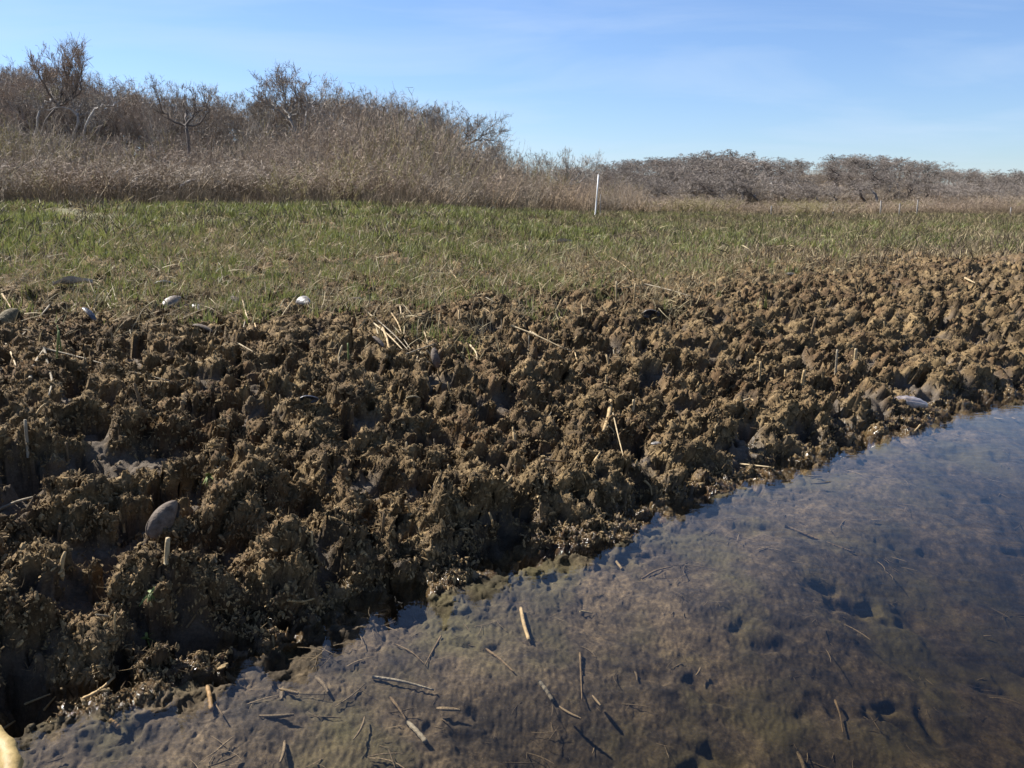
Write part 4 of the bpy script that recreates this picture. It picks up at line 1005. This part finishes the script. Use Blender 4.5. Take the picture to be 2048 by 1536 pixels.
for k_, (x0, y0, x1, y1, w, m) in enumerate([(735, 624, 800, 690, 6, 'st_pale'), (745, 632, 812, 695, 5, 'st_tan'), (747, 646, 806, 700, 6, 'st_pale'), (755, 640, 818, 702, 4, 'st_grey'), (770, 632, 822, 700, 4, 'st_grey'), (783, 626, 803, 665, 5, 'st_tan'), (765, 655, 778, 700, 8, 'st_tan'), (800, 610, 801, 655, 5, 'st_pale'), (806, 626, 808, 668, 5, 'st_pale'), (838, 720, 862, 727, 6, 'st_pale'), (840, 703, 862, 725, 9, 'st_pale'), (852, 700, 866, 724, 7, 'st_pale'), (833, 722, 836, 690, 5, 'st_pale'), (848, 663, 855, 695, 6, 'st_pale'), (812, 708, 868, 688, 4, 'st_grey'), (853, 664, 880, 690, 4, 'st_tan')]):
    parts.append(('straw', [(x0, y0), ((x0 + x1) / 2 + 2, (y0 + y1) / 2 - 1), (x1, y1)], w, m, 0.015 + 0.003 * (k_ % 4)))
multi('straw_bundle', parts, 'bundle of fallen pale straws sprawled over mud at the grass edge', 'straw bundle')
multi('orange_weed', [('frond', [(794, 655), (806, 668), (818, 680)], 8, 'st_orange', 0.03), ('frond', [(814, 678), (826, 686), (838, 688)], 16, 'st_orange', 0.03)], 'scrap of orange weed draped over the straw bundle', 'weed')
multi('forked_root', [('root', [(1222, 800), (1218, 828), (1207, 862)], 15, 'st_tan', 0.015), ('root', [(1212, 848), (1224, 858), (1232, 872)], 6, 'st_pale', 0.012)], 'thick forked pale root hanging down the bank face right of centre', 'root')
stick('straw', [(1226, 826), (1236, 870), (1248, 918)], 5, 'st_pale', 'thin straight straw standing right of the thick forked root', 'straw', 0.012, SG)
multi('bent_root', [('root', [(1470, 812), (1486, 802), (1500, 797)], 9, 'st_pale', 0.012), ('root', [(1500, 797), (1510, 804), (1515, 822), (1510, 850)], 6, 'st_tan', 0.012)], 'pale bent root like a finger on a clod near the right waterline', 'root')
stick('straw', [(1836, 802), (1848, 822), (1845, 842), (1830, 862)], 8, 'st_tan', 'curved straw hanging over the glossy purple-white mussel', 'straw', 0.02, SG)
multi('bent_straw', [('straw', [(1480, 928), (1540, 934)], 6, 'st_pale', 0.015), ('straw', [(1540, 934), (1566, 955)], 5, 'st_tan', 0.012)], 'straw bent over the water edge below the right clods', 'straw', SG)
stick('straw', [(1290, 962), (1300, 972), (1304, 990)], 9, 'st_tan', 'curled broad straw at the water edge beside the flat silt', 'straw', 0.01, SG)
stick('root', [(1075, 992), (1110, 1000), (1160, 1002)], 9, 'st_tan', 'thick tan root lying along the lower bank right of centre', 'root', 0.012)
stick('root', [(1085, 920), (1130, 924)], 9, 'st_brown', 'short brown root lying flat above the thick tan root', 'root', 0.01)
stick('root', [(1188, 924), (1200, 905)], 10, 'st_tan', 'stubby root chip tilted up beside the thin straight straw', 'root', 0.012)
stick('root', [(545, 1145), (575, 1120), (600, 1105)], 10, 'st_tan', 'tan root jutting left from the big dark-fronted mound', 'root', 0.012)
stick('root', [(575, 1200), (605, 1203), (635, 1195)], 9, 'st_tan', 'crooked tan root at the right foot of the near mounds', 'root', 0.012)
stick('root', [(165, 1400), (200, 1380), (228, 1355)], 12, 'st_tan', 'thick curved tan root on the near spit at the lower left', 'root', 0.012)
stick('straw', [(50, 1408), (100, 1388)], 6, 'st_pale', 'thin straw lying on the tip of the near spit', 'straw', 0.01, SG)
stick('straw', [(88, 1420), (112, 1392)], 6, 'st_tan', 'short straw crossing the thin one on the near spit', 'straw', 0.01, SG)
stick('straw', [(0, 1018), (35, 1003), (75, 992)], 10, 'st_grey', 'grey reed lying in shade at the left edge of the bank', 'reed', 0.015, SG)
stick('straw', [(1700, 762), (1680, 795)], 7, 'st_tan', 'short tan straw on the clod left of the glossy mussel', 'straw', 0.01, SG)
stick('straw', [(1930, 556), (1950, 566)], 6, 'st_pale', 'pale straw at the far right below the grass', 'straw', 0.01, SG)
stick('straw', [(940, 690), (952, 705), (955, 722)], 6, 'st_pale', 'pale curled straw right of the straw bundle', 'straw', 0.01, SG)
stick('reed', [(590, 676), (650, 652), (720, 622)], 4, 'st_brown', 'thin dark reed slanting up into the grass left of the straw bundle', 'reed', 0.03, SG)
stick('reed', [(725, 522), (780, 532), (830, 530)], 4, 'st_tan', 'long tan reed lying flat in the grass above the straw bundle', 'reed', 0.05, SG)
stick('reed', [(900, 540), (940, 590), (980, 625)], 4, 'st_tan', 'tan reed slanting down from the grass right of centre', 'reed', 0.04, SG)
stick('reed', [(895, 530), (925, 565), (990, 605)], 4, 'st_grey', 'grey reed crossing the tan reed in the middle grass edge', 'reed', 0.04, SG)
stick('reed', [(845, 580), (870, 545), (895, 530)], 4, 'st_grey', 'grey reed leaning left in the middle grass edge', 'reed', 0.04, SG)
stick('reed', [(0, 585), (70, 566), (130, 553)], 4, 'st_tan', 'thin tan reed lying along the grass edge at the far left', 'reed', 0.03, SG)
stick('reed', [(1205, 505), (1240, 525), (1265, 545)], 4, 'st_tan', 'tan reed lying in the thin grass right of centre', 'reed', 0.04, SG)
stick('reed', [(1290, 568), (1340, 580), (1380, 592)], 4, 'st_grey', 'grey reed across the bare mud edge right of centre', 'reed', 0.03, SG)
# sticks in and under the water
WG = 'sticks lying in the shallow water'
stick('stick', [(1042, 1216), (1048, 1248), (1058, 1280)], 12, 'st_tan', 'broad pale split stick standing in the water off the bank', 'stick', 0.03, WG, taper=0.9)
stick('stick', [(745, 1354), (800, 1362), (868, 1380)], 10, 'st_grey', 'longest grey-brown stick lying under water left of centre', 'stick', 0.02, WG)
stick('stick', [(1078, 1362), (1092, 1380), (1106, 1402)], 11, 'st_grey', 'short thick stick under water below the broad pale one', 'stick', 0.02, WG, taper=1)
stick('stick', [(780, 1394), (800, 1420), (812, 1440)], 10, 'st_brown', 'crumbling stick under water below the longest stick', 'stick', 0.02, WG)
stick('stick', [(815, 1444), (835, 1464), (852, 1484)], 13, 'st_grey', 'thick grey stick under water nearest the bottom edge', 'stick', 0.02, WG, taper=1)
stick('stick', [(882, 1272), (866, 1300), (850, 1330)], 7, 'st_brown', 'slender brown stick under water slanting down to the left', 'stick', 0.02, WG)
stick('stick', [(972, 1298), (1000, 1318), (1028, 1344)], 8, 'st_brown', 'dark slender stick under water slanting down to the right', 'stick', 0.02, WG)
stick('stick', [(790, 1288), (820, 1302), (850, 1328)], 4, 'st_brown', 'thin rootlet under water meeting the slender brown stick', 'rootlet', 0.015, WG)
stick('stick', [(425, 1300), (428, 1350), (424, 1390), (446, 1432)], 6, 'st_brown', 'dark stick poking out of the water at the lower left', 'stick', 0.045, WG)
stick('stick', [(415, 1372), (420, 1395), (423, 1420)], 12, 'st_orange', 'short orange stick beside the dark one poking from the water', 'stick', 0.03, WG, taper=1)
stick('stick', [(1283, 1158), (1310, 1142), (1345, 1133)], 7, 'st_brown', 'curved brown stick under water nearest the right bank', 'stick', 0.02, WG)
stick('stick', [(1232, 1122), (1244, 1138)], 8, 'st_tan', 'short tan chip under water left of the curved brown stick', 'stick', 0.02, WG, taper=1)
stick('stick', [(1160, 1222), (1185, 1226)], 7, 'st_pale', 'small pale chip under water right of the broad pale stick', 'stick', 0.02, WG)
stick('stick', [(1160, 1305), (1162, 1350), (1164, 1400)], 6, 'st_brown', 'thin upright brown stem under water in the middle of the creek', 'stick', 0.02, WG)
stick('stick', [(218, 1440), (230, 1448), (238, 1456)], 12, 'st_orange', 'orange wood chip under water below the near spit', 'wood chip', 0.015, WG, taper=1)
stick('stick', [(1570, 1052), (1640, 1080), (1710, 1105)], 9, 'st_brown', 'long dark stick under water in the blue part of the creek', 'stick', 0.02, WG)
stick('stick', [(1670, 1400), (1680, 1430), (1686, 1465)], 6, 'st_brown', 'thin reddish stem under water near the lower right', 'stick', 0.03, WG)
stick('stick', [(-46, 1452), (-2, 1482), (17, 1512), (20, 1580)], 46, 'st_yellow', 'thick yellow stem arching into the lower left corner', 'stem', 0.03, None, 0.04, taper=1, sides=10)
stick('stick', [(0, 1462), (30, 1442)], 8, 'st_tan', 'tan straw dipping into the water by the lower left corner', 'straw', 0.02, WG)

# pale curled leaf on the left grass edge
def leaf(px, py, w, label, m):
    p = ground_at(px, py); d = np.linalg.norm(p - [0, 0, CAM_H]); sc = w / FPX * d
    u = np.linspace(0, 1, 10); v = np.linspace(-1, 1, 5); Uu, Vv = np.meshgrid(u, v, indexing='ij')
    hw = 0.16 * np.sin(np.pi * Uu ** 0.8) ** 0.7 + 0.01
    x = Uu - 0.5; y = Vv * hw + 0.08 * np.sin(5 * Uu); z = 0.10 * np.sin(np.pi * Uu) + 0.10 * Vv ** 2 + 0.03 * np.sin(9 * Uu + 2 * Vv)
    A = np.stack([x, y, z], -1).reshape(-1, 3) * sc; B = A - [0, 0, 0.0012]
    i = np.arange(9)[:, None] * 5 + np.arange(4)[None, :]; q = np.stack([i, i + 5, i + 6, i + 1], -1).reshape(-1, 4)
    o = link('curled_leaf', newmesh('curled_leaf', np.concatenate([A, B]), None, np.concatenate([q, q[:, ::-1] + 50]), [M[m]]), None, p + [0, 0, 0.02])
    o.rotation_euler = (R(-25), 0, R(12)); tag(o, label, 'leaf')
leaf(150, 577, 68, 'bleached curled leaf lying on the mud at the left grass edge', 'st_drift')
leaf(1128, 487, 40, 'bleached scrap of bark in the thin grass right of centre', 'st_drift')
leaf(430, 906, 26, 'small pale flake of peat in a dark hollow of the near bank', 'st_tan')
# green weed hanging on the near bank
M['weed'] = mat('green_weed', (0.06, 0.085, 0.02), (0.15, 0.18, 0.05), 30, 0.6)
def weed(px, py, label):
    p = ground_at(px, py); mb = MB(); r_ = np.random.default_rng(int(px))
    for q in range(16):
        d = r_.normal(0, 1, 3) * [1, 1, 0.6]; d /= np.linalg.norm(d); u = np.linspace(0, 1, 4)[:, None]
        mb.strip(d * u * r_.uniform(0.01, 0.03) + [0, 0, -0.015] * u * u, [0.004, 0.006, 0.005, 0.001], np.cross(d, r_.normal(0, 1, 3)))
    o = link('green_weed', mb.mesh('green_weed', [M['weed']]), None, p + [0, 0, 0.006]); tag(o, label, 'weed')
weed(300, 1192, 'sprig of green weed on the shaded face of the near mound')
weed(290, 1285, 'yellow-green moss scrap at the near waterline')
weed(416, 958, 'yellow-green moss scrap high on the near bank')

# upright stubs that stand out
def stub_px(px, yb, yt, w, m, label, lean=0, cat='stub'):
    p = ground_at(px, yb, 3); d = np.linalg.norm(p - [0, 0, CAM_H]); h = (yb - yt) / FPX * d * 1.05; r0 = 0.75 * w / FPX * d / 2
    u = np.linspace(-0.25, 1, 6)[:, None]; P = np.array([lean * h, 0, h]) * u + np.array([0.15 * h * lean, 0, 0]) * u * u
    mb = MB(); mb.tube(P, r0 * np.array([1, 1, 0.95, 0.92, 0.95, 0.85]), 7)
    o = link('cordgrass_stub', mb.mesh('cordgrass_stub', [M[m]]), None, p); tag(o, label, cat, 'broken cordgrass stubs standing in the peat')
for a in [(52, 905, 853, 8, 'st_grey', 'tall green-grey stub at the left edge of the near bank', 0.02), (335, 1118, 1080, 13, 'st_pale', 'brightest pale split stub below the leaning grey-brown mussel', 0.12),
          (250, 1062, 1032, 8, 'st_tan', 'small tan stub left of the leaning grey-brown mussel', 0), (137, 922, 890, 7, 'st_brown', 'dark stub standing over a hollow right of the tall green-grey one', 0.0),
          (248, 880, 855, 6, 'st_tan', 'slim tan stub in the left middle of the bank', 0.1), (368, 815, 800, 8, 'st_brown', 'short dark stub above the near hollow on the left', 0),
          (625, 1088, 1064, 7, 'st_tan', 'pointed stub on top of the big dark-fronted mound', 0), (1522, 752, 722, 7, 'st_tan', 'straight tan stub on the right side of the bank', 0.0),
          (1625, 672, 638, 8, 'st_brown', 'tall brown stub high on the right bank', 0.15), (1604, 765, 742, 9, 'st_tan', 'stout tan stub above the right clods', 0.1),
          (1570, 760, 742, 7, 'st_tan', 'small stub left of the stout tan one', 0), (1671, 745, 705, 6, 'st_grey', 'thin grey stub left of the deep right hollow', 0),
          (1712, 720, 700, 8, 'st_pale', 'pale stub beside the deep right hollow', 0), (1268, 815, 797, 8, 'st_pale', 'short pale stub right of the thick forked root', 0),
          (1060, 700, 672, 4, 'st_grey', 'thin stub below the long knotted straw', 0), (1232, 600, 562, 5, 'st_pale', 'tall pale stalk at the grass edge right of centre', 0.0),
          (1266, 610, 570, 5, 'st_tan', 'tan stalk right of the tall pale one at the grass edge', 0.05), (1042, 668, 640, 6, 'st_grey', 'grey stub beside the upper end of the knotted straw', 0),
          (280, 805, 772, 8, 'st_brown', 'dark curved stub in the left bank', -0.2), (905, 880, 862, 6, 'st_tan', 'slim stub near the middle of the bank', 0),
          (385, 700, 675, 4, 'st_brown', 'thin dark stub under the dark grey ribbed mussel', 0), (112, 715, 668, 5, 'weed', 'green shoot beside the folded reed', 0.15),
          (122, 700, 655, 4, 'weed', 'second slimmer green shoot right of the folded reed', -0.05), (700, 722, 690, 5, 'weed', 'lone green shoot in the mud left of the straw bundle', 0.0),
          (228, 1262, 1228, 5, 'st_tan', 'thin twin stub on the near spit', 0.1), (118, 1080, 1050, 9, 'st_brown', 'dark splintered stub in shade at the lower left', 0.2), (475, 1230, 1212, 10, 'st_tan', 'stubby orange-tan chip at the near waterline', -0.3)]:
    stub_px(*a)

# many more stubs like them
def stub_mesh(k, m):
    r_ = np.random.default_rng(900 + k); h = 1.0; u = np.linspace(-0.35, 1, 6)[:, None]
    P = np.array([0, 0, h]) * u + np.array([*r_.normal(0, 0.22, 2), 0]) * u * u; mb = MB()
    mb.tube(P, r_.uniform(0.07, 0.14) * np.array([1, 1.05, 0.95, 1.05, 0.9, 0.6]), 6)
    return mb.mesh('cordgrass_stub', [m])
STM = [(stub_mesh(k, M[m]), m) for k, m in enumerate(['st_tan', 'st_brown', 'st_pale', 'st_tan', 'st_brown', 'st_grey', 'st_tan', 'st_brown'])]
SCOL = {'st_tan': 'tan', 'st_brown': 'dark brown', 'st_pale': 'pale', 'st_grey': 'grey'}
cand = CELL * (np.abs(GAZ) < 29) * (GS > 0.03) * (GS < gs + 0.2) * (GR < 8) * (GZ > 0.02) / np.maximum(GR, 1.3) ** 1.7
for i_ in pick_verts(cand, 250):
    me, m = STM[rng.integers(0, len(STM))]
    o = link('cordgrass_stub', me, None, V[i_]); hh = 0.018 + 0.035 * rng.random() ** 1.8
    o.scale = (hh * 0.9, hh * 0.9, hh); tl = abs(rng.normal(0, 0.55)); o.rotation_euler = (rng.normal(0, tl), rng.normal(0, tl), rng.uniform(0, 6.28))
    zone = 'just above the waterline' if GS[i_] < 0.35 else ('in the middle of the bank' if GS[i_] < 1.1 else 'high on the bank below the grass')
    side = 'left' if SX[i_] < 620 else ('middle' if SX[i_] < 1300 else 'right')
    tag(o, f'{"leaning" if tl > 0.6 else "upright"} {SCOL[m]} stub {zone}, {side} part', 'stub', 'broken cordgrass stubs standing in the peat')

# litter on the creek bottom
M['st_bed'] = mat('bottom_litter', (0.05, 0.036, 0.02), (0.20, 0.145, 0.085), 30, 0.9, vary=0.4)
def flat_bits(k, nb, w, m, rise=0.04):
    r_ = np.random.default_rng(1500 + k); mb = MB()
    for j in range(nb):
        a = r_.uniform(0, 6.28); L_ = r_.uniform(0.4, 1.1); d = np.array([math.cos(a), math.sin(a), r_.normal(0, rise)])
        n_ = np.array([-d[1], d[0], 0]); u = np.linspace(-0.5, 0.5, 5)[:, None]
        P = np.array([*r_.normal(0, 0.45, 2), 0.02]) + d * u * L_ + n_ * (u * u) * L_ * r_.normal(0, 0.3)
        mb.tube(P, w * r_.uniform(0.5, 1.5) * np.array([0.6, 1, 1, 0.9, 0.5]), 3, cap=False)
    return mb.mesh('plant_bit', [m])
lit = [flat_bits(k, 4, 0.013, M['st_bed']) for k in range(6)] + [flat_bits(10 + k, 2, 0.035, M['st_bed']) for k in range(2)]
ix = pick_verts(CELL * inview * (GS < -0.05) * (GZ < -0.012) * (GS > -4) * (GR < 7) / np.maximum(GR, 1.2) ** 1.5, 1500)
rot = np.stack([rng.normal(0, 0.06, len(ix)), rng.normal(0, 0.06, len(ix)), rng.uniform(0, 6.28, len(ix))], 1)
scatter('bottom_litter', V[ix] + [0, 0, 0.004], rot, 0.010 + 0.10 * rng.random(len(ix)) ** 3.5, lit, 'fine brown plant litter lying on the creek bottom')
# loose straw flecks on the bank
flk = [flat_bits(30 + k, 2, 0.026, M['st_tan'] if k % 2 else M['st_pale'], 0.25) for k in range(6)]
ix = pick_verts(CELL * inview * (GS > 0.05) * (GS < 3.2) * (GR < 9) * sst(-0.4, 0.8, GS - 0.6 * gs) / np.maximum(GR, 1.2) ** 1.5, 3200)
rot = np.stack([rng.normal(0, 0.4, len(ix)), rng.normal(0, 0.4, len(ix)), rng.uniform(0, 6.28, len(ix))], 1)
scatter('straw_flecks', V[ix] + [0, 0, 0.006], rot, (0.012 + 0.045 * rng.random(len(ix)) ** 2.2), flk, 'short loose bits of straw strewn over the bank')

# ------------------------------------------------------------------ far poles and drift
M['white'] = mat('white_plastic', (0.55, 0.55, 0.54), (0.74, 0.74, 0.73), 5, 0.5)
M['postgrey'] = mat('weathered_post', (0.12, 0.11, 0.10), (0.22, 0.205, 0.19), 6, 0.9, 0.4, 40)
def pole(name, xb, yb, xt, yt, w, Y, m, label, cat, group=None):
    a = at_y(xb, yb, Y); b = at_y(xt, yt, Y); g = terr1(a[0], Y); a[2] = min(a[2], g) - 0.05
    t = empty(name, a); tag(t, label, cat, group); r0 = w / FPX * Y / 2
    mb = MB(); mb.tube(np.array([[0, 0, 0], (b - a) * 0.5, b - a]), r0, 10); link('shaft', mb.mesh('shaft', [M[m]]), t)
    mb = MB(); d = (b - a) / np.linalg.norm(b - a); mb.tube(np.array([b - a, b - a + d * r0 * 0.6]), r0 * 1.15, 10); link('cap', mb.mesh('cap', [M[m]]), t)
pole('marker_pole', 1190, 412, 1197, 350, 2.7, 24, 'white', 'tall slightly leaning white marker pole at the end of the thicket', 'pole')
pole('marker_stake', 1201, 414, 1201, 388, 1.7, 24.6, 'postgrey', 'short grey stake just right of the tall marker pole', 'stake')
for xb, yb, xt, yt, w, lab in [(1760, 446, 1762, 402, 3, 'tallest grey post of the row in front of the far wood'), (1797, 444, 1800, 408, 2.6, 'second grey post right of the tallest one'), (1832, 444, 1836, 400, 2.6, 'grey post with twigs at its head, third of the row'), (1542, 430, 1543, 412, 2.6, 'short pale post standing left of the row by itself'), (1664, 436, 1666, 425, 2.6, 'lowest stump of a post between the short pale one and the row'), (2020, 448, 2022, 415, 2.4, 'thin grey post at the far right of the marsh')]:
    pole('marsh_post', xb, yb, xt, yt, w, 38, 'postgrey', lab, 'post', 'grey posts along the far side of the marsh')
def log(px0, py0, px1, py1, w, Y, m, label, cat='log'):
    a = at_y(px0, py0, Y); b = at_y(px1, py1, Y + 0.4); mb = MB(); r0 = w / FPX * Y / 2
    P = curve_pts([a, (a + b) / 2 + [0, 0, 0.04], b], 8); mb.tube(P - a, np.linspace(r0, r0 * 0.6, 8), 6)
    o = link('bleached_log', mb.mesh('bleached_log', [M[m]]), None, a); tag(o, label, cat)
log(250, 378, 298, 348, 6, 13.2, 'st_drift', 'bleached log leaning on the dark root mass in the thicket')
log(215, 374, 240, 338, 5, 13.2, 'st_drift', 'bleached branch leaning left of the dark root mass', 'branch')
log(360, 372, 405, 362, 6, 13.4, 'st_drift', 'low bleached branch right of the dark root mass', 'branch')
M['dark'] = mat('dark_leaf', (0.075, 0.054, 0.04), (0.18, 0.13, 0.09), 6, 0.9)
def clump(name, px, py, w, h, Y, label, cat, n=260):
    p = at_y(px, py, Y); r_ = np.random.default_rng(int(px)); mb = MB(); W = w / FPX * Y / 2; Hh = h / FPX * Y / 2
    for q in range(n):
        c = r_.normal(0, 0.45, 3) * [W * 0.8, W * 0.8, Hh * 0.9]; d = r_.normal(0, 1, 3); d /= np.linalg.norm(d)
        mb.strip(c + d * np.array([[0], [0.5], [1]]) * r_.uniform(0.02, 0.09), [0.006, 0.022, 0.006], np.cross(d, r_.normal(0, 1, 3)))
    o = link(name, mb.mesh(name, [M['dark']], False), None, p); tag(o, label, cat)
clump('root_mass', 290, 372, 34, 30, 13.4, 'dark uprooted root mass at the foot of the thicket', 'roots', 420)
